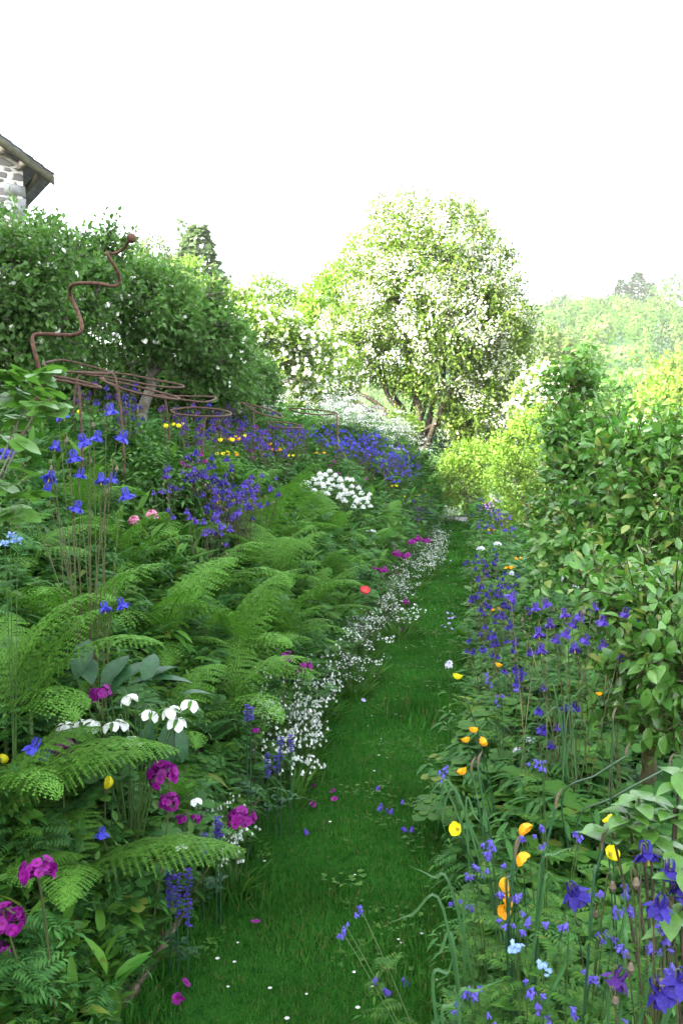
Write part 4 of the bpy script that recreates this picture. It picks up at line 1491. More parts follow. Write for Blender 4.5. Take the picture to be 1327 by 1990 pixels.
# ------------------------------------------------------------------ primulas
def primula_head(n, seed, r=.042):
    rr = random.Random(seed)
    mb = MB()
    for k in range(n):
        d = unit(np.array([rr.gauss(0, 1), rr.gauss(0, 1), abs(rr.gauss(0, .7)) - .25]))
        c = d * r * rr.uniform(.75, 1.05)
        tube(mb, [[0, 0, 0], c * .6, c], [.0015, .0018, .0028], 4, 0, False)
        A = frames(unit(np.cross(d, [.3, .2, 1]))[None], d[None], .0128 * rr.uniform(.85, 1.15))
        mb.stamp(PRIM, A, c[None])
    return mb.mesh('flower_head', [M['magenta'], M['magenta_eye']])


PH = [primula_head(26, s) for s in range(3)]
PHS = [primula_head(10, s + 9, .030) for s in range(2)]


def rosette(n, L, w, seed, mat, name='leaf', tilt=(.3, 1.0), curl=.3):
    r = random.Random(seed)
    ms = []
    V, n2 = [], 9
    T = T_leaf(w, .06, curl, tuple(np.linspace(0, 1, n2)), (.12, .35, .62, .85, 1.0, 1.0, .88, .55, .0))
    # quilted surface
    T[0][:, 2] += .012 * np.sin(T[0][:, 1] * 40)
    mb = MB()
    mb.stamp(T, np.eye(3)[None], np.zeros((1, 3)))
    me = mb.mesh(name, M[mat], smooth=True)
    return [(me, (r.uniform(*tilt), r.uniform(-.2, .2), 2 * PI * k / n + r.uniform(-.4, .4)), L * r.uniform(.7, 1.1)) for k in range(n)]


def add_rosette(root, ros):
    for me, rot, s in ros:
        obj('leaf', me, root, (0, 0, 0), rot, s)


def primula_at(label, tiers, d, base_xy=None, group=None, lv=5, sc=1.0, h=None):
    px, py = tiers[-1][:2]
    p = at(px, py, d)
    bx, by = base_xy or (p[0] - .02, p[1] + .05)
    bx = min(bx, -1.0)
    g = np.array(gnd(bx, by))
    root = thing('primula', label, 'flower', g, 0, group)
    P = [np.zeros(3)] + [at(t_[0], t_[1], d) - g for t_ in tiers]
    mb = MB()
    tube(mb, catmull(P, 5) if len(P) > 2 else bez(P[0], (P[0] + P[1]) / 2 + [0.01, 0, .03], P[1], 7), .003, 5, 0, False)
    mb.build('stem', M['stem_red'], root, smooth=True)
    for t_, p_ in zip(tiers, P[1:]):
        big = len(t_) < 3 or t_[2] > .7
        obj('flower_head', random.choice(PH if big else PHS), root, p_, (random.uniform(-.2, .2), random.uniform(-.2, .2), random.uniform(0, 6)), sc * (t_[2] if len(t_) > 2 else 1.0))
    if lv:
        add_rosette(root, rosette(lv, .20, .34, int(px), 'broad'))
    return root


primula_at('magenta primula with two stacked flower whorls right of the hellebore', [(330, 1560, .75), (318, 1508, 1.15)], 2.5, lv=4)
primula_at('magenta primula heads low behind the two-tiered primula', [(352, 1592, .65), (383, 1590, .6)], 2.85, lv=3)
primula_at('purple-magenta primula head nearest the path edge at the left', [(470, 1595, 1.15)], 2.8, lv=3)
primula_at('magenta primula whorl beside the dark blue columbine', [(118, 1458, 1.15)], 2.45, lv=3)
primula_at('magenta primula half hidden under the arching fern', [(198, 1352, .85)], 2.6, lv=2)
primula_at('large magenta primula head nodding in from the left edge', [(75, 1700, 1.0)], 1.9, (-1.02, 2.0), lv=3)
primula_at('magenta primula flowers cut by the left edge of the photo', [(12, 1792, 1.0), (30, 1775, .6)], 1.9, (-1.02, 1.98), lv=3)
primula_at('lowest magenta primula at the left edge', [(-4, 1860, .8), (5, 1935, .6)], 1.95, (-1.02, 2.05), lv=2)
primula_at('small magenta primula head standing before the middle ferns', [(558, 1280, .85)], 4.3, lv=3)
primula_at('magenta primula with a wide flat head lying against the middle ferns', [(595, 1298, .85), (580, 1303, .6)], 4.35, lv=3)
primula_at('little dark pink primula low in the shade among the white bells', [(497, 1420, .6)], 3.8, lv=3)
GP = 'magenta primulas along the far left path edge'
for q, (x, y, s, d) in enumerate(((790, 1082, .9, 8.4), (772, 1078, .9, 8.2), (828, 1052, .9, 9.0), (812, 1048, .8, 9.2), (745, 1110, .8, 7.6), (730, 1105, .6, 7.5), (790, 1170, .7, 7.0), (800, 1055, .8, 8.8))):
    primula_at('small magenta primula along the far left edge of the path', [(x, y, s)], d, group=GP, lv=2, sc=1.2)

# red ranunculus-like flower in the ferns
root = thing('red_flower', 'single coral red flower among the ferns at the path edge', 'flower', gnd(*at(708, 1152, 6.6)[:2]))
p = at(708, 1152, 6.6) - np.array(root.location)
mb = MB()
smooth_stem(mb, [0, 0, 0], p, .003)
mb.build('stem', M['stem'], root)
obj('flower', petal_mesh(POPPY, ('red', 'anther')), root, p, (.6, .3, 0), .042)


# ------------------------------------------------------------------ Welsh poppies
PF = {c: petal_mesh(POPPY, (c, 'anther')) for c in ('yellow', 'orange')}
for me in PF.values():
    me.polygons.foreach_set('use_smooth', np.ones(len(me.polygons), bool))
PFOL = [foliage_mesh(11, .2, .15, (.050, .05, .042)[s], 40 + s, ('herb', 'herb_blue', 'herb')[s], (FAN, LANCE, LEAF)[s]) for s in range(3)]


def poppy_at(label, flowers, d, base_xy=None, size=.030, group=None, fol=2, stem='stem_dark'):
    px, py = flowers[0][:2]
    p = at(px, py, d)
    bx, by = base_xy or (p[0] + .05, p[1] + .1)
    g = np.array(gnd(bx, by))
    root = thing('poppy', label, 'flower', g, 0, group)
    for i in range(fol):
        obj('foliage', PFOL[i % 3], root, (random.uniform(-.06, .06), random.uniform(-.06, .06), 0), (0, 0, random.uniform(0, 6)))
    for f in flowers:
        q = at(f[0], f[1], d + (f[4] if len(f) > 4 else 0)) - g
        mb = MB()
        smooth_stem(mb, [0, 0, 0], q, .0028, .3, 0, 5, n=9)
        so = mb.build('stem', M[stem], root, smooth=True)
        obj('flower', PF[f[2]], so, q, (f[3][0], f[3][1], random.uniform(0, 6)), size * .70 * random.uniform(.9, 1.1))
    return root


poppy_at('yellow cup poppy on a leaning stem at the right edge of the path', [(887, 1320, 'yellow', (-.2, -.3))], 3.7, (.10, 3.95), .033)
poppy_at('orange poppy standing behind the yellow cup poppy', [(967, 1296, 'orange', (.3, .1))], 3.9, (.16, 4.0), .024)
poppy_at('small orange poppy bud before the dark pear trunk', [(1163, 1352, 'orange', (.2, .1))], 3.3, size=.020)
poppy_at('cluster of three orange poppies leaning over the path', [(919, 1424, 'orange', (.3, -.4)), (906, 1443, 'orange', (.2, -.5)), (933, 1445, 'orange', (1.2, .6))], 3.2, (.12, 3.3), .027)
poppy_at('single round orange poppy below the cluster of three', [(900, 1505, 'orange', (.35, -.2))], 2.95, (.10, 3.1), .029)
poppy_at('bright yellow poppy lowest at the path edge, seen side on', [(890, 1612, 'yellow', (1.1, -.5))], 2.5, (.07, 2.65), .032)
poppy_at('orange poppy drooping above the jacob\'s ladder'.replace("jacob's", 'violet'), [(1012, 1603, 'orange', (2.2, .3))], 2.3, (.16, 2.4), .030)
poppy_at('orange poppy nodding on a dark green stem', [(1006, 1660, 'orange', (2.3, -.2))], 2.15, (.10, 2.2), .030)
poppy_at('crumpled pair of yellow-orange poppies low in the border', [(970, 1720, 'orange', (1.3, -.3)), (985, 1768, 'orange', (1.5, .2)), (978, 1752, 'orange', (.9, .9))], 2.1, (.12, 2.15), .027)
poppy_at('yellow poppy half hidden behind the dark bud stem', [(1182, 1662, 'yellow', (.8, .3))], 1.9, size=.026)
poppy_at('yellow poppy peeping out above the apple shoot', [(1185, 1598, 'yellow', (.8, .3))], 2.0, size=.02)
poppy_at('yellow poppy facing out of the shade left of the path', [(220, 1521, 'yellow', (1.25, .3))], 2.5, (-1.14, 2.6), .030)
poppy_at('yellow poppy cut by the left edge of the photo', [(2, 1482, 'yellow', (1.0, .6))], 2.4, (-1.35, 2.5), .030)
poppy_at('faded yellow poppy low behind the level fern frond', [(135, 1635, 'yellow', (1.5, .3))], 2.6, size=.022)
poppy_at('fallen yellow poppy petals above the bottom left ground', [(297, 1868, 'yellow', (.3, .8))], 2.8, size=.018, fol=0)
GY = 'small poppies dotted over the bank'
PPY = []
for c in ('yellow', 'orange'):
    for k in range(2):
        root = thing('poppy', 'x', 'flower')
        for i in range(2):
            mb = MB()
            q = np.array([.05 * (-1) ** i, .03 * i, .42 + .05 * k])
            smooth_stem(mb, [0, 0, 0], q, .002)
            mb.build('stem', M['stem'], root)
            obj('flower', PF[c], root, q, (.3 + .3 * k, .3 - .4 * i, 0), .023)
            if i == 0 and k == 0:
                continue
        obj('foliage', PFOL[k], root)
        PPY.append((c, Proto(root)))
py_ = [p_ for c, p_ in PPY if c == 'yellow']
po_ = [p_ for c, p_ in PPY if c == 'orange']
scatter_px(py_, [(440, 883), (452, 888), (427, 890), (565, 893), (336, 853), (345, 838), (143, 820), (310, 800), (440, 993), (468, 868), (765, 955), (780, 965), (815, 975), (860, 970), (850, 955), (836, 940)], .42, 'small yellow poppy dotted over the left bank', GY, (.9, 1.2))
scatter_px(po_, [(450, 889), (538, 876), (543, 882), (530, 873), (455, 873), (622, 890), (835, 945), (838, 955), (420, 978), (860, 962), (824, 955)], .42, 'small orange poppy dotted over the left bank', GY, (.9, 1.2))
scatter_px(po_, [(1065, 1072), (1008, 1095), (995, 1105), (965, 1175), (955, 1030), (985, 1110)], .42, 'small orange poppy among the columbines right of the path', 'orange poppies right of the path', (.85, 1.0))
scatter_px(py_, [(935, 985), (940, 990)], .42, 'small yellow poppy at the far end of the right border', 'yellow poppies at the far right border', (1, 1.2))


# ------------------------------------------------------------------ hellebore
def hellebore():
    d = 2.55
    g = np.array(gnd(*at(250, 1600, 2.7)[:2]))
    root = thing('hellebore', 'white flowered hellebore with nodding cups and leathery dark leaves', 'flower', g)
    hf = petal_mesh(HELL, ('white', 'anther'))
    hf.polygons.foreach_set('use_smooth', np.ones(len(hf.polygons), bool))
    fl = [(120, 1408), (150, 1403), (178, 1402), (210, 1404), (240, 1352, .04), (287, 1382), (322, 1376), (364, 1362), (252, 1432), (338, 1398), (232, 1400), (345, 1640, .1), (372, 1553, .1)]
    for k, f in enumerate(fl):
        p = at(f[0], f[1], d + (f[2] if len(f) > 2 else random.uniform(-.04, .04))) - g
        mb = MB()
        e = smooth_stem(mb, np.array([random.uniform(-.04, .04), .04, 0]), p, .003, .4, .018, 5)
        mb.build('stem', M['stem'], root, smooth=True)
        obj('flower', hf, root, e, (random.uniform(-.3, .5), random.uniform(-.5, .5), random.uniform(0, 6)), (.057 if k < 11 else .040))
        if k < 11:
            mb = MB()
            for a in (0, 2.1, 4.2):
                mb.stamp(LANCE, Az(a + k, .1, .055)[None], e[None])
            mb.build('bract', M['herb'], root)
    T = T_leaf(.42, .05, .35, tuple(np.linspace(0, 1, 8)), (.1, .5, .8, .98, 1, .85, .5, 0))
    mb = MB()
    mb.stamp(T, np.eye(3)[None], np.zeros((1, 3)))
    lm = mb.mesh('leaf', M['dark_leaf'], smooth=True)
    for (px, py, az, tl, s) in ((325, 1405, -70, -1.0, .145), (298, 1400, -100, -.8, .13), (345, 1410, -40, -1.0, .115), (270, 1330, 60, .5, .16), (285, 1330, 100, .8, .15), (180, 1330, 130, .6, .2), (150, 1320, 100, .9, .18), (200, 1340, 80, .8, .17), (215, 1345, 60, .7, .19), (250, 1330, 20, .3, .2), (350, 1350, 40, .1, .14)):
        p = at(px, py, d + .12) - g
        mb = MB()
        smooth_stem(mb, [0, 0, 0], p, .003)
        mb.build('leaf_stalk', M['stem'], root, smooth=True)
        o = obj('leaf', lm, root, p, None, s)
        A = Az(R(az), tl)
        o.rotation_euler = Matrix(A.tolist()).to_euler()


hellebore()


# ------------------------------------------------------------------ white bells, white mist, rockets
def bell_clump(nm, label, nst, h, spread, seed, bell=.009, per=5, T=BELL, mat='mist', nod=True):
    r = random.Random(seed)
    root = thing(nm, label, 'flower')
    ml, ms = MB(), MB()
    for k in range(nst):
        if per < 5:
            ms = MB()
        a = r.uniform(0, 6.28)
        q = spread * math.sqrt(r.random())
        b0 = np.array([q * .7 * math.cos(a), q * .7 * math.sin(a), 0])
        tp = np.array([q * 1.25 * math.cos(a), q * 1.25 * math.sin(a), h * r.uniform(.55, 1.1)])
        smooth_stem(ms, b0, tp, .0014, .3, 0, 3, n=5)
        for j in range(per):
            d = rdir(1)[0] * [.035, .035, .02] * (h / .3)
            c = tp + d
            tube(ms, [tp, tp + d * .6 + [0, 0, .006], c], [.0007] * 3, 3, 0, False)
            nrm = np.array([r.uniform(-.5, .5), r.uniform(-.5, .5), 1.0]) if nod else rdir(1)[0] * .7 + [0, 0, .8]
            A = frames(unit(np.cross(nrm, rdir(1)[0]))[None], nrm[None], bell * r.uniform(.8, 1.3))
            ms.stamp(T, A, c[None], 1)
        if per < 5:
            ms.build('flower_stem', [M['stem'], M[mat]], root)
    for k in range(nst * 2):
        a = r.uniform(0, 6.28)
        q = spread * r.random()
        A = Az(a, r.uniform(.9, 1.45), h * r.uniform(.3, .6))
        ml.stamp(LANCE, (A * np.array([[.5, 1, 1]]))[None], np.array([[q * math.cos(a), q * math.sin(a), 0]]))
    if per >= 5:
        ms.build('flower_spray', [M['stem'], M[mat]], root)
    ml.build('foliage', M['herb'], root)
    return root


BC = [Proto(bell_clump('white_bellflower', 'x', 14, .27, .10, s, .0125, 4)) for s in range(4)]
MC = [Proto(bell_clump('white_mist_flower', 'x', 26, .24, .14, 20 + s, .0058, 5, STAR5, 'mist', False)) for s in range(3)]
g1 = 'white bells at the left path edge'
for (px, py, h) in ((530, 1365, .3), (560, 1395, .26), (585, 1420, .26), (600, 1370, .26), (535, 1440, .25), (565, 1470, .24), (605, 1330, .26), (600, 1400, .22), (590, 1350, .3), (500, 1340, .3), (480, 1300, .3), (560, 1330, .28), (620, 1290, .26), (630, 1340, .2), (580, 1460, .18)):
    scatter_px(BC, [(px, py)], h, 'clump of small hanging white bells spilling over the left edge of the path', g1, (.9, 1.15))
for (px, py, h, lab) in ((440, 1560, .24, 'clump of white bells behind the magenta primula nearest the path'), (455, 1650, .18, 'lowest clump of white bells below the magenta primula nearest the path'), (380, 1540, .24, 'white bells between the hellebore and the two magenta primulas')):
    scatter_px(BC, [(px, py)], h, lab, None, (.75, .85))
g2 = 'white mist flowers along the left path edge'
for (px, py) in inside([(685, 1180), (760, 1120), (790, 1190), (730, 1250), (690, 1250)], 9, 21) + inside([(760, 1110), (820, 1070), (850, 1080), (800, 1160), (770, 1150)], 9, 22) + inside([(815, 1070), (850, 1020), (870, 1040), (835, 1090)], 7, 23) + [(650, 1300), (690, 1300), (700, 1275)]:
    scatter_px(MC, [(px, py)], .2, 'low mist of tiny white flowers along the left edge of the path', g2, (1.0, 1.4))
scatter_px(MC, inside([(850, 960), (900, 965), (905, 1000), (870, 1000)], 7, 24), .3, 'white flowers closing in the far end of the path', 'white flowers at the end of the path', (1.4, 2.0))


def rocket(seed, mat, nh, h, label, head=.040, fl=.0095):
    r = random.Random(seed)
    root = thing('white_phlox' if mat == 'white' else 'lilac_phlox', label, 'flower')
    for k in range(nh):
        a = r.uniform(0, 6.28)
        q = r.uniform(.02, .12) * (nh > 1)
        tp = np.array([q * math.cos(a), q * math.sin(a), h * r.uniform(.85, 1.08)])
        mb = MB()
        smooth_stem(mb, [0, 0, 0], tp, .003)
        mb.build('stem', M['stem'], root)
        mb = MB()
        n = 42
        d = rdir(n) * [1, 1, 1.2]
        d[:, 2] = np.abs(d[:, 2]) * 1.0 - .25
        c = tp + d * head * rng.uniform(.6, 1, (n, 1))
        mb.stamp(CROSS, frames(np.cross(d, rdir(n)), d + rdir(n) * .4, fl * rng.uniform(.8, 1.2, n)), c)
        mb.build('flower_head', M[mat], root)
    mb = MB()
    for j in range(22):
        z = h * r.uniform(.1, .8)
        a = r.uniform(0, 6.28)
        mb.stamp(LANCE, Az(a, .4, .10)[None], np.array([[.02 * math.cos(a), .02 * math.sin(a), z]]))
    mb.build('foliage', M['herb'], root)
    return root


RW = [Proto(rocket(s, 'white', 4, .62, 'x')) for s in range(3)]
scatter_px(RW, [(610, 935), (625, 932), (640, 928), (655, 935), (648, 945), (668, 940), (680, 952), (665, 955), (695, 958), (705, 968), (690, 972), (636, 942), (675, 966), (600, 938), (712, 975)], .6, 'white flower head in the tall white clump in the middle of the bank', 'tall white flowers mid bank', (.9, 1.1))
scatter_px(RW, [(722, 1010), (728, 1035), (560, 960)], .5, 'lone white flower head right of the tall white clump', 'stray white flowers', (.5, .65))
M['lilac_white'] = petal('lilac_white_petal', (.60, .58, .74), (.74, .73, .84))
RL = lambda s, n: rocket(s, 'lilac_white', n, .6, 'x')
for k, (px, py, n, h, sc, lab) in enumerate(((966, 1050, 1, .6, 1.0, 'tall lilac-white flower head right of the path, the farther of two'), (933, 1070, 1, .55, .95, 'lilac-white flower head leaning to the path, nearer of two'), (993, 1123, 1, .5, .7, 'small lilac-white head below the two larger ones'),
                                             (872, 1305, 1, .5, .62, 'pale lilac head touching the yellow cup poppy'), (1005, 1455, 1, .3, .42, 'little white flower among the right hand leaves'), (1030, 1447, 1, .32, .42, 'second little white flower, facing the camera'),
                                             (1100, 1135, 2, .6, .5, 'white heads peeping from the lower pear leaves'), (1118, 1152, 1, .6, .55, 'white head just above the violet columbine clump'), (1060, 1113, 1, .6, .5, 'pale head at the left side of the pear tree'))):
    p = on(px, py, h * sc / .6 * .6 if False else h)
    o = RL(60 + k, n)
    o.location = gnd(p[0], p[1])
    o.scale = (1.45 if sc > .9 else max(sc, .6),) * 2 + (h / .6,)
    o['label'] = lab


# cow parsley, sunlit, at the top of the far bank
def umbel_plant(seed, h=.8, mat='white', nu=6, nm='cow_parsley'):
    r = random.Random(seed)
    root = thing(nm, 'x', 'flower')
    mb = MB()
    for k in range(nu):
        a = r.uniform(0, 6.28)
        q = r.uniform(.05, .3)
        tp = np.array([q * math.cos(a), q * math.sin(a), h * r.uniform(.6, 1.1)])
        smooth_stem(mb, [0, 0, 0], tp, .004, .3, 0, 3, n=5)
        n = 26
        c = tp + rng.normal(size=(n, 3)) * [.05, .05, .012]
        mb.stamp(DIAMOND, frames(rdir(n) * [1, 1, .2], np.array([0, 0, 1]) + .4 * rdir(n), .026 * rng.uniform(.7, 1.3, n)), c, 1)
    mb.build('flower_spray', [M['stem'], M[mat]], root)
    obj('foliage', foliage_mesh(10, h * .7, .22, .16, seed, 'herb', PINN), root)
    return root


UP = [Proto(umbel_plant(s)) for s in range(4)]
scatter_px(UP, inside([(600, 805), (680, 800), (740, 815), (800, 845), (860, 890), (845, 915), (800, 880), (720, 850), (640, 825)], 85, 31), .65, 'white cow parsley in the sunlit drift along the top of the far bank', 'cow parsley on the far bank', (1.0, 1.5))
scatter_px(UP, inside([(840, 900), (905, 880), (910, 910), (860, 950)], 16, 32), .6, 'white cow parsley by the lime shrub at the far end of the path', 'cow parsley at the path end', (1.0, 1.3))
scatter_px(UP, [(490, 775), (520, 765), (540, 780), (555, 770), (500, 795), (575, 775)], .7, 'white cow parsley below the bushy apple tree at the top of the bank', 'cow parsley by the apple trees', (.9, 1.2))
UL = [Proto(umbel_plant(40 + s, .7, 'lilac', 6, 'lilac_umbel')) for s in range(2)]
scatter_px(UL, inside([(830, 875), (870, 870), (890, 895), (850, 900)], 8, 33) + [(800, 842), (806, 848), (700, 815), (660, 805)], .55, 'lilac flowers mixed into the cow parsley on the far bank', 'lilac flowers on the far bank', (1.0, 1.3))
# pink and white flower in the left middle
rt = rocket(90, 'pink', 2, .45, 'pink and white flower head on a stem before the broad leaves', .035, .012)
rt.name = 'pink_flower'
p = on(290, 1003, .45)
rt.location = gnd(p[0], p[1])


# ------------------------------------------------------------------ bugle spikes, violet jacob's ladder, forget-me-not
def bugle(label, spots, d):
    g = None
    for (px, py0, py1) in spots:
        p = at(px, py1, d)
        g = g if g is not None else np.array(gnd(*p[:2]))
    root = thing('bugle', label, 'flower', g)
    for (px, py0, py1) in spots:
        a, b = at(px, py0, d) - g, at(px, py1, d) - g
        mb = MB()
        tube(mb, bez([b[0], b[1], -.01], b, a, 5), [.003, .003, .0025, .002, .0015], 4, 0, False)
        n = int(26 + np.linalg.norm(a - b) * 350)
        t_ = np.repeat(np.linspace(0, 1, max(n // 6, 3)), 6)[:n]
        n = len(t_)
        az = rng.uniform(0, 6.28, n)
        c = b + (a - b) * t_[:, None]
        dd = np.stack([np.cos(az), np.sin(az), .2 + 0 * az], -1)
        mb.build('stem', M['stem_dark'], root)
        mb = MB()
        mb.stamp(LEAF_LO, frames(dd, np.tile([0, 0, 1.0], (n, 1)) + rdir(n) * .5, .017 * rng.uniform(.7, 1.2, n)), c)
        mb.build('flower_spike', M['violet'], root)
        mb = MB()
        for j in range(8):
            mb.stamp(LEAF_LO, Az(rng.uniform(0, 6), .2, .035)[None], (b * [1, 1, .5] + rdir(1)[0] * .02)[None])
        mb.build('foliage', M['dark_leaf'], root)


bugle('three blue bugle spikes at the corner where the bank meets the path', [(345, 1700, 1780), (365, 1690, 1800), (330, 1695, 1760)], 2.55)
bugle('dark blue bugle spikes among the white bells', [(520, 1465, 1510), (545, 1435, 1475), (565, 1430, 1460), (538, 1470, 1500)], 3.6)
bugle('small bugle spike in the dark bottom left', [(235, 1815, 1850), (218, 1850, 1880)], 2.4)
bugle('bugle spikes below the purple primula head', [(420, 1590, 1630), (395, 1620, 1660), (428, 1600, 1625)], 2.85)
bugle('shaded bugle spikes at the left of the white bells', [(480, 1370, 1400), (487, 1375, 1398)], 3.4)


LBELL = petal_mesh(FLARE, ('bellblue',))


def ladder(label, heads, d, base=None, nf=6, size=.0145, col='violet', stem='stem', lv=6, group=None):
    p = at(*heads[0][:2], d)
    g = np.array(gnd(*(base or (p[0] + .03, p[1] + .08))))
    nm = 'jacobs_ladder' if col == 'violet' else 'forget_me_not'
    root = thing(nm, label, 'flower', g, 0, group)
    for h_ in heads:
        q = at(h_[0], h_[1], d) - g
        mb = MB()
        e = smooth_stem(mb, [0, 0, 0], q, .0022, .4, 0, 4, n=9)
        for t_ in np.linspace(.25, .85, 4):
            c = q * [t_ * .8, t_ * .8, t_]
            A = Az(rng.uniform(0, 6), .3, .10)
            mb.stamp(PINN, A[None], c[None], 1)
        so = mb.build('stem', [M[stem], M['herb']], root)
        if col == 'violet':
            for j in range(2 + int(rng.integers(3))):
                obj('flower', LBELL, so, q + rng.normal(size=3) * [.011, .011, .006], tuple(rng.normal(size=3) * .55), size * rng.uniform(.8, 1.2))
        else:
            mb = MB()
            c = q + rng.normal(size=(nf, 3)) * [.007, .007, .004]
            nrm = np.array([0, -.5, 1]) + rdir(nf) * .7
            mb.stamp(STAR5, frames(np.cross(nrm, rdir(nf)), nrm, size * .26), c)
            mb.build('flower_cluster', M[col], so)
    obj('foliage', PFOL[int(heads[0][0]) % 3], root)
    return root


LD = ['lower right', 'right']
ladder('violet jacobs ladder with five clusters in front at the bottom of the border', [(885, 1957), (920, 1925), (945, 1975), (928, 1935), (905, 1930)], 1.9, (.08, 2.0), 8)
ladder('violet jacobs ladder with a tall drooping cluster beside the forget-me-nots', [(1040, 1930), (1045, 1945), (1055, 1980), (1020, 1915)], 1.8, (.14, 1.9), 8)
ladder('violet jacobs ladder under the crumpled orange poppies', [(985, 1735), (1005, 1740), (1022, 1765), (985, 1795), (1003, 1797)], 2.0, (.13, 2.1), 6)
ladder('violet jacobs ladder leaning to the path at mid border', [(890, 1757), (915, 1700), (925, 1690), (905, 1760)], 2.3, (.06, 2.35), 7)
ladder('violet jacobs ladder left of the nodding orange poppy', [(952, 1640), (940, 1660), (985, 1680), (955, 1645)], 2.3, (.1, 2.35), 6)
ladder('violet jacobs ladder in the middle of the border behind the dark double columbine', [(1022, 1628), (1062, 1640), (1125, 1620), (1128, 1635), (1055, 1605)], 2.2, (.2, 2.3), 6)
ladder('violet jacobs ladder right of the dark double columbine', [(1165, 1735), (1200, 1770), (1215, 1765), (1225, 1720), (1170, 1820)], 1.8, (.25, 1.9), 6)
ladder('violet jacobs ladder below the dark double columbine', [(1105, 1798), (1148, 1895), (1150, 1900)], 1.8, (.2, 1.9), 8)
ladder('violet jacobs ladder along the lower right edge', [(1200, 1835), (1285, 1860), (1310, 1830), (1285, 1790), (1260, 1830)], 1.6, (.3, 1.7), 6)
ladder('violet jacobs ladder at the bottom edge right of centre', [(1055, 1982), (1205, 1985), (1100, 1970)], 1.75, (.17, 1.85), 6)
ladder('small violet jacobs ladder below the second little white flower', [(1052, 1488), (1055, 1478), (1040, 1480)], 2.9, None, 5)
ladder('small lilac jacobs ladder flowers beside the path', [(865, 1490), (862, 1510), (858, 1492)], 3.1, (.02, 3.2), 5)
ladder('violet jacobs ladder below the orange poppy near the path', [(950, 1312), (955, 1330), (975, 1350), (965, 1365), (1008, 1340)], 3.6, (.14, 3.7), 4, .014)
ladder('leaning jacobs ladder stem hanging out over the grass path', [(672, 1800), (700, 1765), (668, 1815)], 2.35, (-.02, 1.95), 6, .014)
ladder('pale blue forget-me-not, the taller of two beside the dark stems', [(1003, 1842), (1000, 1845)], 1.95, (.13, 1.98), 12, .022, 'fmn')
ladder('pale blue forget-me-not, the lower right of two', [(1055, 1881)], 1.9, (.17, 1.95), 12, .022, 'fmn')
ladder('pale blue forget-me-nots at the left edge of the bank', [(20, 1040), (35, 1050), (10, 1055)], 2.3, (-1.35, 2.4), 22, .018, 'fmn')


# ------------------------------------------------------------------ strap leaves and dark seed stems of spent daffodils
def strap(label, blades, d, base, w=.0048, mat='strap', name='daffodil', cat='plant', tubes=(), ):
    g = np.array(gnd(*base))
    root = thing(name, label, cat, g)
    w = w * .8
    for pts in blades:
        P = [np.array([rng.uniform(-.07, .07), rng.uniform(-.05, .05), -.01])] + [at(x, y, d + (q[0] if q else 0)) - g for x, y, *q in pts]
        C = catmull(np.array(P), 6)
        n = len(C)
        T = unit(np.gradient(C, axis=0))
        side = unit(np.cross(T, [0.2, -.6, .8]))
        ww = w * np.interp(np.linspace(0, 1, n), [0, .15, .6, 1], [.7, 1, .9, .05])
        nr = np.cross(side, T)
        V = np.concatenate([C - side * ww[:, None] + nr * .0018, C, C + side * ww[:, None] + nr * .0018])
        F = [[i, i + 1, n + i + 1, n + i] for i in range(n - 1)] + [[n + i, n + i + 1, 2 * n + i + 1, 2 * n + i] for i in range(n - 1)]
        mb = MB()
        mb.add(V, F)
        mb.build('leaf', M[mat], root, smooth=True)
    for pts in tubes:
        P = [np.array([0, 0, -.01])] + [at(x, y, d) - g for x, y in pts]
        mb = MB()
        tube(mb, catmull(np.array(P), 6), .0032, 6)
        mb.build('stem', M['stem_dark'], root, smooth=True)
        mb = MB()
        e = P[-1]
        tube(mb, [e, e + [0, 0, .012], e + [.004, 0, .03], e + [.012, 0, .045]], [.0025, .0042, .0038, .001], 6)
        mb.build('seed_head', M['bud'], root)


strap('spent daffodil with long blue-green leaves arching out over the path', [[(860, 1765), (800, 1778), (748, 1798)], [(880, 1740), (840, 1705), (793, 1682)], [(900, 1790), (905, 1750), (895, 1725)], [(880, 1830), (855, 1850), (830, 1875)]], 2.1, (.05, 2.1))
strap('spent daffodil with drooping leaves below the round orange poppy', [[(880, 1530), (855, 1560), (850, 1620)], [(870, 1540), (830, 1550), (790, 1565)], [(890, 1545), (860, 1585), (868, 1630)], [(905, 1560), (925, 1590), (955, 1615)]], 2.9, (.08, 2.95), .0045)
strap('group of dark green leafless stems with dry seed heads in the right border', [[(1045, 1720), (1080, 1660), (1130, 1645)], [(1050, 1760), (1062, 1700), (1075, 1705)]], 2.0, (.14, 2.05), .004, tubes=[[(985, 1760), (992, 1700), (1000, 1660)], [(1050, 1720), (1062, 1640), (1080, 1570)], [(985, 1860), (990, 1760), (1000, 1670)]])
strap('pair of dark green leaning stems crossing in front of the ferny leaves', [], 2.45, (.12, 2.5), tubes=[[(935, 1600), (925, 1540), (915, 1500)], [(955, 1640), (940, 1570), (928, 1490)]])
strap('dark green stem topped by a black bud beside the half hidden yellow poppy', [], 1.75, (.21, 1.8), tubes=[[(1150, 1750), (1160, 1690), (1168, 1652)]])
strap('slanting dark stems with brown tips in front of the mossy pear trunk', [], 2.9, (.4, 3.0), tubes=[[(1090, 1560), (1160, 1505), (1215, 1470)], [(1120, 1600), (1190, 1550), (1300, 1490)], [(1180, 1600), (1188, 1500), (1190, 1400)]])
strap('wide strap leaves curving down at the bottom edge by the jacobs ladder', [[(890, 1960), (930, 1925), (985, 1900)], [(860, 1990), (880, 1950), (920, 1905)], [(840, 1920), (870, 1890), (880, 1850)], [(1090, 1890), (1100, 1850), (1108, 1880)]], 1.85, (.03, 1.9), .005)
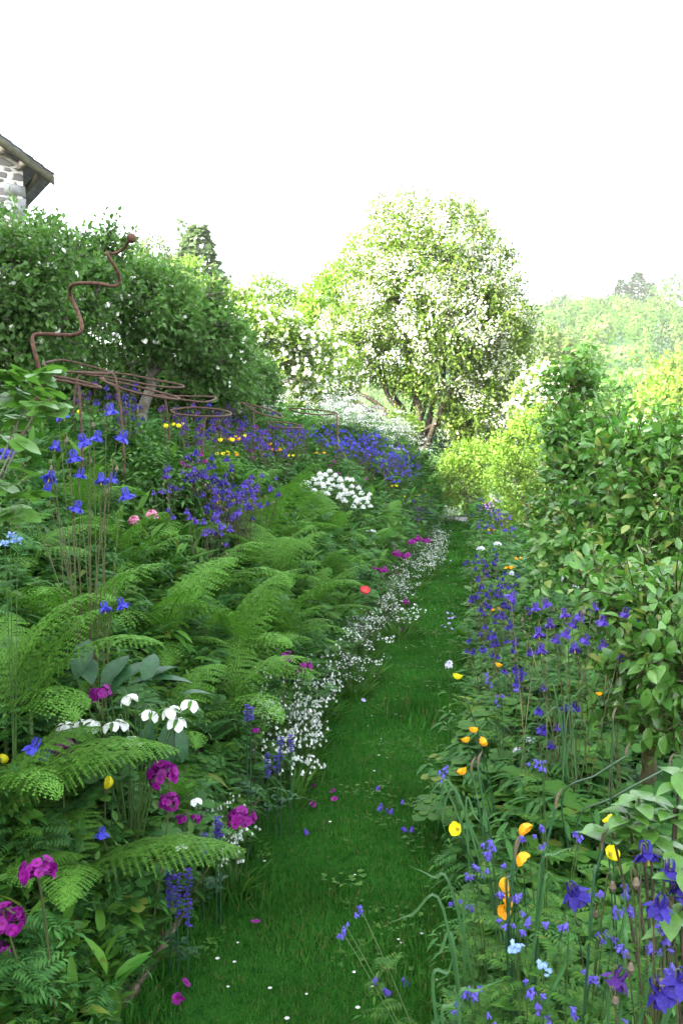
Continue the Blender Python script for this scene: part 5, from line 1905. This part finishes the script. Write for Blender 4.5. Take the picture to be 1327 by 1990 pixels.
strap('upright blue-green leaf blades in the lower right corner', [[(1210, 1900), (1212, 1800), (1215, 1700)], [(1250, 1950), (1262, 1880), (1300, 1840)], [(1300, 1960), (1305, 1900), (1310, 1850)], [(1180, 1960), (1200, 1900), (1230, 1870)], [(1285, 1990), (1290, 1930), (1285, 1890)]], 1.6, (.29, 1.68), .0045)
strap('grassy tuft of narrow leaves hanging among the columbine stems', [[(1080, 1360), (1070, 1330), (1090, 1300)], [(1100, 1400), (1130, 1400), (1160, 1440)], [(1090, 1400), (1060, 1390), (1040, 1420)], [(1110, 1390), (1120, 1350), (1150, 1320)], [(1095, 1390), (1100, 1350), (1085, 1310)], [(1110, 1420), (1150, 1420), (1190, 1450)]], 3.4, (.36, 3.4), .004)
strap('long yellowing grass stem lying out over the left path edge', [[(520, 1535), (570, 1545), (630, 1562)]], 3.6, (-.99, 3.65), .003)

# ------------------------------------------------------------------ broad leaved plants of the left bank
def leaf_clump(label, base, n, L, w, mat, seed, name='broad_leaved_plant', tilt=(.35, 1.15), curl=.35, group=None):
    root = thing(name, label, 'plant', gnd(*base), 0, group)
    add_rosette(root, rosette(n, L, w, seed, mat, tilt=tilt, curl=curl))
    return root


leaf_clump('dock with two large smooth upright leaves below the level fern frond', (-1.10, 2.62), 7, .26, .42, 'broad', 3, 'dock', (.7, 1.3), .25)
leaf_clump('low crinkled primula leaves in the bottom left, beside the path edge', (-1.08, 2.2), 8, .22, .45, 'broad', 4, 'primula', (.15, .6), .2)
leaf_clump('round silvery leaved plant at the bottom left path edge', (-1.02, 2.45), 9, .085, .8, 'herb_blue', 5, tilt=(.1, .7), curl=.15)
leaf_clump('big dark leathery leaf clump at the left edge of the photo', (-1.50, 2.62), 6, .32, .45, 'dark_leaf', 6, tilt=(.9, 1.35))
leaf_clump('single oval leaf plant at the foot of the white bells', (-1.0, 3.35), 6, .13, .6, 'broad', 8, tilt=(.3, .9))
gb = 'broad leaved plants of the middle bank'
for q, (x, y, s) in enumerate(((300, 920, 10.5), (330, 945, 0), (280, 880, 0), (260, 900, 0), (350, 900, 0), (430, 1040, 0), (460, 1060, 0), (390, 1050, 0), (300, 830, 0), (350, 850, 0), (250, 850, 0), (380, 870, 0), (320, 1040, 0), (540, 1040, 0), (500, 1050, 0))):
    p = on(x, y, .3)
    leaf_clump('bright green broad leaved plant among the flowers of the middle bank', p[:2], 11, .36, .22, 'broad', 20 + q, group=gb, tilt=(.4, 1.2), curl=.5)


def feathery(label, px, py, h, group=None, n=3):
    p = on(px, py, h)
    root = thing('feathery_plant', label, 'plant', gnd(p[0], p[1]), 0, group)
    for k in range(n):
        obj('foliage', PFOL[k % 3], root, (0, 0, .05 + .08 * k), (0, 0, random.uniform(0, 6)), 1.5)


gf = 'ferny leaved plants between the flowers'
for x, y in inside([(180, 780), (560, 840), (640, 930), (560, 1000), (420, 1000), (300, 960), (200, 860)], 40, 51):
    feathery('ferny leaved green plant filling the bank between columbines', x, y, .35, gf)
for x, y in inside([(950, 1330), (1150, 1330), (1150, 1600), (950, 1650), (900, 1500)], 26, 52):
    feathery('cut-leaved green plant filling the border right of the path', x, y, .3, 'cut-leaved plants of the right border', 2)


# ------------------------------------------------------------------ currant bush, left edge
def currant():
    g = np.array(gnd(-1.5, 2.2))
    root = thing('currant_bush', 'lobed leaved currant bush with unripe berry strings at the left edge', 'shrub', g)
    lobT = join([(T_leaf(.85, .04, .15, (0, .35, .7, 1.0), (.3, 1, .9, .1)), Az(PI / 2 + a, .0, s), (0, 0, 0), 0) for a, s in ((-1.2, .75), (0, 1.0), (1.2, .75))])
    mb = MB()
    mb.stamp(lobT, np.eye(3)[None], np.zeros((1, 3)))
    lm = mb.mesh('leaf', M['pear'], smooth=True)
    tips = [(40, 730), (10, 720), (90, 755), (60, 780), (20, 800), (5, 860), (40, 935), (60, 960), (20, 970), (85, 740), (100, 790), (30, 760), (-10, 760), (15, 900), (50, 930), (75, 770), (25, 745), (45, 815), (-5, 940)]
    tips += [(random.uniform(-90, 100), random.uniform(715, 800)) for _ in range(14)] + [(random.uniform(-110, 60), random.uniform(800, 1010)) for _ in range(22)]
    for b in ((50, 790), (30, 860), (10, 940), (80, 780)):
        p = at(*b, 2.05) - g
        mb = MB()
        smooth_stem(mb, [0, 0, 0], p, .004, .2, 0, 6, n=9)
        mb.build('stem', M['bark'], root, smooth=True)
    for k, (x, y) in enumerate(tips):
        p = at(x, y, 2.05 + random.uniform(-.12, .12)) - g
        mb = MB()
        o = obj('leaf', lm, root, p, (random.uniform(-.5, .6), random.uniform(-.5, .5), random.uniform(-2.6, .6)), random.uniform(.05, .075))
    for (x, y) in ((95, 770), (115, 785), (60, 800), (30, 830), (50, 900), (25, 1000)):
        p = at(x, y, 2.0) - g
        mb = MB()
        for j in range(9):
            c = p + np.array([random.uniform(-.008, .008), random.uniform(-.008, .008), -.006 * j])
            mb.stamp(T_cone(.6, .5, 5, r0=.3), frames(rdir(1), rdir(1), .006), c[None])
        mb.build('berry_string', M['bud'], root)


currant()

# ------------------------------------------------------------------ pear trees right of the path
def pear(label, base, lobes, n, size, seed, tr=.035, limbs=None, per=5, bark='moss', gap=.85, twigs=160, T=LEAF):
    return tree('pear_tree', label, 'tree', base, lobes, n, per, size, 'pear', T, tr, limbs=limbs, bark=bark, twig=.14, gap=gap, gs=3.5, fork=.45, droop=.35, twigs=twigs, shoots=90, shoot_l=.30, shell=(.35, 1.0), flat=.9)


pear('pear tree with a narrow leafy spire, farthest of the pear row', at(1130, 1010, 7.2)[:2],
     [lobe(1105, 755, 7.2, 40, 34), lobe(1120, 735, 7.2, 16, 30), lobe(1165, 830, 7.0, 50, 34), lobe(1110, 850, 7.0, 38, 45), lobe(1170, 870, 6.9, 80, 50), lobe(1110, 950, 6.8, 50, 60), lobe(1190, 950, 6.8, 70, 60), lobe(1090, 1010, 6.6, 50, 40), lobe(1170, 1010, 6.6, 70, 40)], 1150, .072, 1,
     limbs=[at(1120, 740, 7.2), at(1070, 790, 7.1), at(1180, 800, 7), at(1110, 900, 7), at(1200, 950, 6.9)])
pear('broad pear tree at the right edge with large overlapping leaves', at(1215, 1330, 5.0)[:2],
     [lobe(1270, 862, 5.2, 50, 32), lobe(1325, 885, 5.3, 46, 50), lobe(1225, 890, 5.2, 50, 36), lobe(1290, 960, 5.1, 70, 60), lobe(1210, 1000, 5.0, 75, 55), lobe(1300, 1060, 4.9, 75, 60), lobe(1140, 1060, 5.0, 60, 45), lobe(1100, 1100, 4.9, 40, 40), lobe(1320, 1130, 4.7, 60, 60)], 760, .070, 2,
     limbs=[at(1270, 850, 5.2), at(1320, 900, 5.2), at(1200, 1000, 5.0), at(1300, 1060, 4.9), at(1120, 1080, 5.0), at(1180, 930, 5.1)])
pear('nearest pear tree at the right edge above the mossy trunk', at(1262, 1440, 3.7)[:2],
     [lobe(1310, 1180, 3.5, 50, 40), lobe(1250, 1190, 3.7, 60, 36), lobe(1310, 1260, 3.4, 50, 50), lobe(1180, 1160, 3.9, 50, 28), lobe(1270, 1290, 3.5, 50, 45), lobe(1325, 1330, 3.3, 40, 40), lobe(1230, 1330, 3.6, 40, 36), lobe(1325, 1400, 3.3, 34, 46), lobe(1190, 1280, 3.8, 34, 28), lobe(1215, 1400, 3.6, 26, 22)], 380, .066, 3, .04,
     limbs=[at(1310, 1200, 3.5), at(1330, 1260, 3.4), at(1250, 1200, 3.7), at(1230, 1330, 3.6), at(1327, 1450, 3.5)])
# young apple shoot in the lower right
def apple_shoot(label, spots, d, base, s=.06):
    g = np.array(gnd(*base))
    root = thing('apple_shoot', label, 'shrub', g)
    mb = MB()
    mb.stamp(T_leaf(.62, .08, .28, tuple(np.linspace(0, 1, 7)), (.1, .6, .92, 1, .85, .5, 0)), np.eye(3)[None], np.zeros((1, 3)))
    lm = mb.mesh('leaf', M['pear'], smooth=True)
    for (cx, cy_, n) in spots:
        c = at(cx, cy_, d) - g
        mb = MB()
        smooth_stem(mb, [0, 0, 0], c, .005, .4, 0, 6, n=9)
        mb.build('stem', M['bark_dark'], root, smooth=True)
        for k in range(n):
            a = 2 * PI * k / n + random.uniform(-.4, .4)
            o = obj('leaf', lm, root, c + np.array([0, 0, -.012 * (k % 3)]))
            o.rotation_euler = Matrix(Az(a, random.uniform(-.3, .5)).tolist()).to_euler()
            o.scale = (s * random.uniform(.75, 1.2),) * 3


apple_shoot('young apple shoots with large pale leaves at the right edge', [(1220, 1580, 7), (1190, 1620, 5), (1260, 1600, 6), (1310, 1570, 6), (1290, 1640, 5), (1320, 1500, 4), (1240, 1550, 5)], 1.75, (.42, 1.95), .066)
apple_shoot('pale leafy apple twig at the lower right edge beside the indigo columbine', [(1325, 1690, 4), (1320, 1780, 4), (1300, 1740, 3)], 1.6, (.44, 1.75), .06)

# ------------------------------------------------------------------ daisies and fallen flowers on the grass
dz = thing('daisy', 'x', 'flower')
mb = MB()
tube(mb, [[0, 0, 0], [.003, 0, .03]], [.001, .001], 3, 0, False)
mb.build('stem', M['stem'], dz)
mb = MB()
mb.stamp(T_petalflower(9, .34, .35, 0, 1, .35), (np.eye(3) * .0075)[None], np.array([[.003, 0, .03]]))
mb.build('flower_head', [M['white'], M['anther']], dz)
DZ = Proto(dz)
gd = 'daisies in the grass path'
for (x, y) in ((463, 1833), (423, 1873), (455, 1871), (443, 1915), (523, 1926), (597, 1931), (688, 1895), (775, 1823), (779, 1829), (818, 1815), (846, 1905), (697, 1962), (725, 1920), (556, 1988), (735, 1470), (715, 1410), (740, 1435), (752, 1470), (727, 1500), (722, 1390), (715, 1330), (788, 1260), (750, 1280), (735, 1240), (845, 1185), (770, 1390), (835, 1160), (640, 1600), (690, 1700), (515, 1675)):
    p = on(x, y, .03)
    DZ.put(gnd(p[0], p[1]), random.uniform(0, 6), random.uniform(.7, 1.1), 'tiny white daisy in the short grass of the path', gd)


def fallen(name, T, mats, size):
    mb = MB()
    mb.stamp(T, (np.eye(3) * size)[None], np.array([[0, 0, .0]]))
    o = mb.build(name, [M[m] for m in mats])
    return tag(o, 'x', 'fallen flower')


def put_fallen(o, spots, label, group):
    for k, (x, y) in enumerate(spots):
        p = on(x, y, .03, y1=26)
        q = o if k == 0 else o.copy()
        if k:
            COL.objects.link(q)
        q.location = (p[0], p[1], float(H(p[0], p[1])) + .035)
        q.rotation_euler = (random.uniform(-.8, .8), random.uniform(-.8, .8), random.uniform(0, 6))
        q['label'], q['group'] = label, group


put_fallen(fallen('fallen_primula', PRIM, ('magenta', 'magenta_eye'), .017), [(647, 1540), (650, 1555), (610, 1530), (608, 1568), (350, 1952), (362, 1915), (497, 1795), (345, 1945), (846, 1123), (845, 1097), (780, 1225)], 'magenta primula flower fallen on the grass path', 'fallen magenta flowers')
put_fallen(fallen('fallen_bell', BELL, ('violet',), .026), [(735, 1532), (740, 1565), (738, 1572), (752, 1577), (762, 1577), (783, 1558), (780, 1612), (800, 1610), (733, 1905), (745, 1925), (783, 1912), (592, 1615)], 'violet bell flower fallen on the grass path', 'fallen violet bells')
put_fallen(fallen('fallen_petal', STAR5, ('lilac',), .017), inside([(850, 1185), (895, 1185), (895, 1235), (860, 1230)], 14, 61) + [(690, 1345), (706, 1362), (650, 1390), (870, 1120), (860, 1100), (875, 1090)], 'lilac petal fallen on the grass path', 'fallen lilac petals')

# kinds built but never placed are taken away again
for o in list(COL.objects):
    if o.parent is None and o.get('category') and (not o.get('label') or len(o['label']) < 4):
        print('unplaced', o.name)
        for ch in list(o.children_recursive) + [o]:
            bpy.data.objects.remove(ch, do_unlink=True)

# ------------------------------------------------------------------ air
HAZE = 0.0003
mb = MB()
box(mb, (0, 420, 45), (1260, 1020, 200))
hm, t, out = newmat('haze')
pv = t.nodes.new('ShaderNodeVolumePrincipled')
pv.inputs['Color'].default_value = (1.0, .99, .94, 1)
pv.inputs['Density'].default_value = HAZE
pv.inputs['Anisotropy'].default_value = .2
t.links.new(pv.outputs[0], out.inputs['Volume'])
tag(mb.build('haze', hm), kind='stuff')
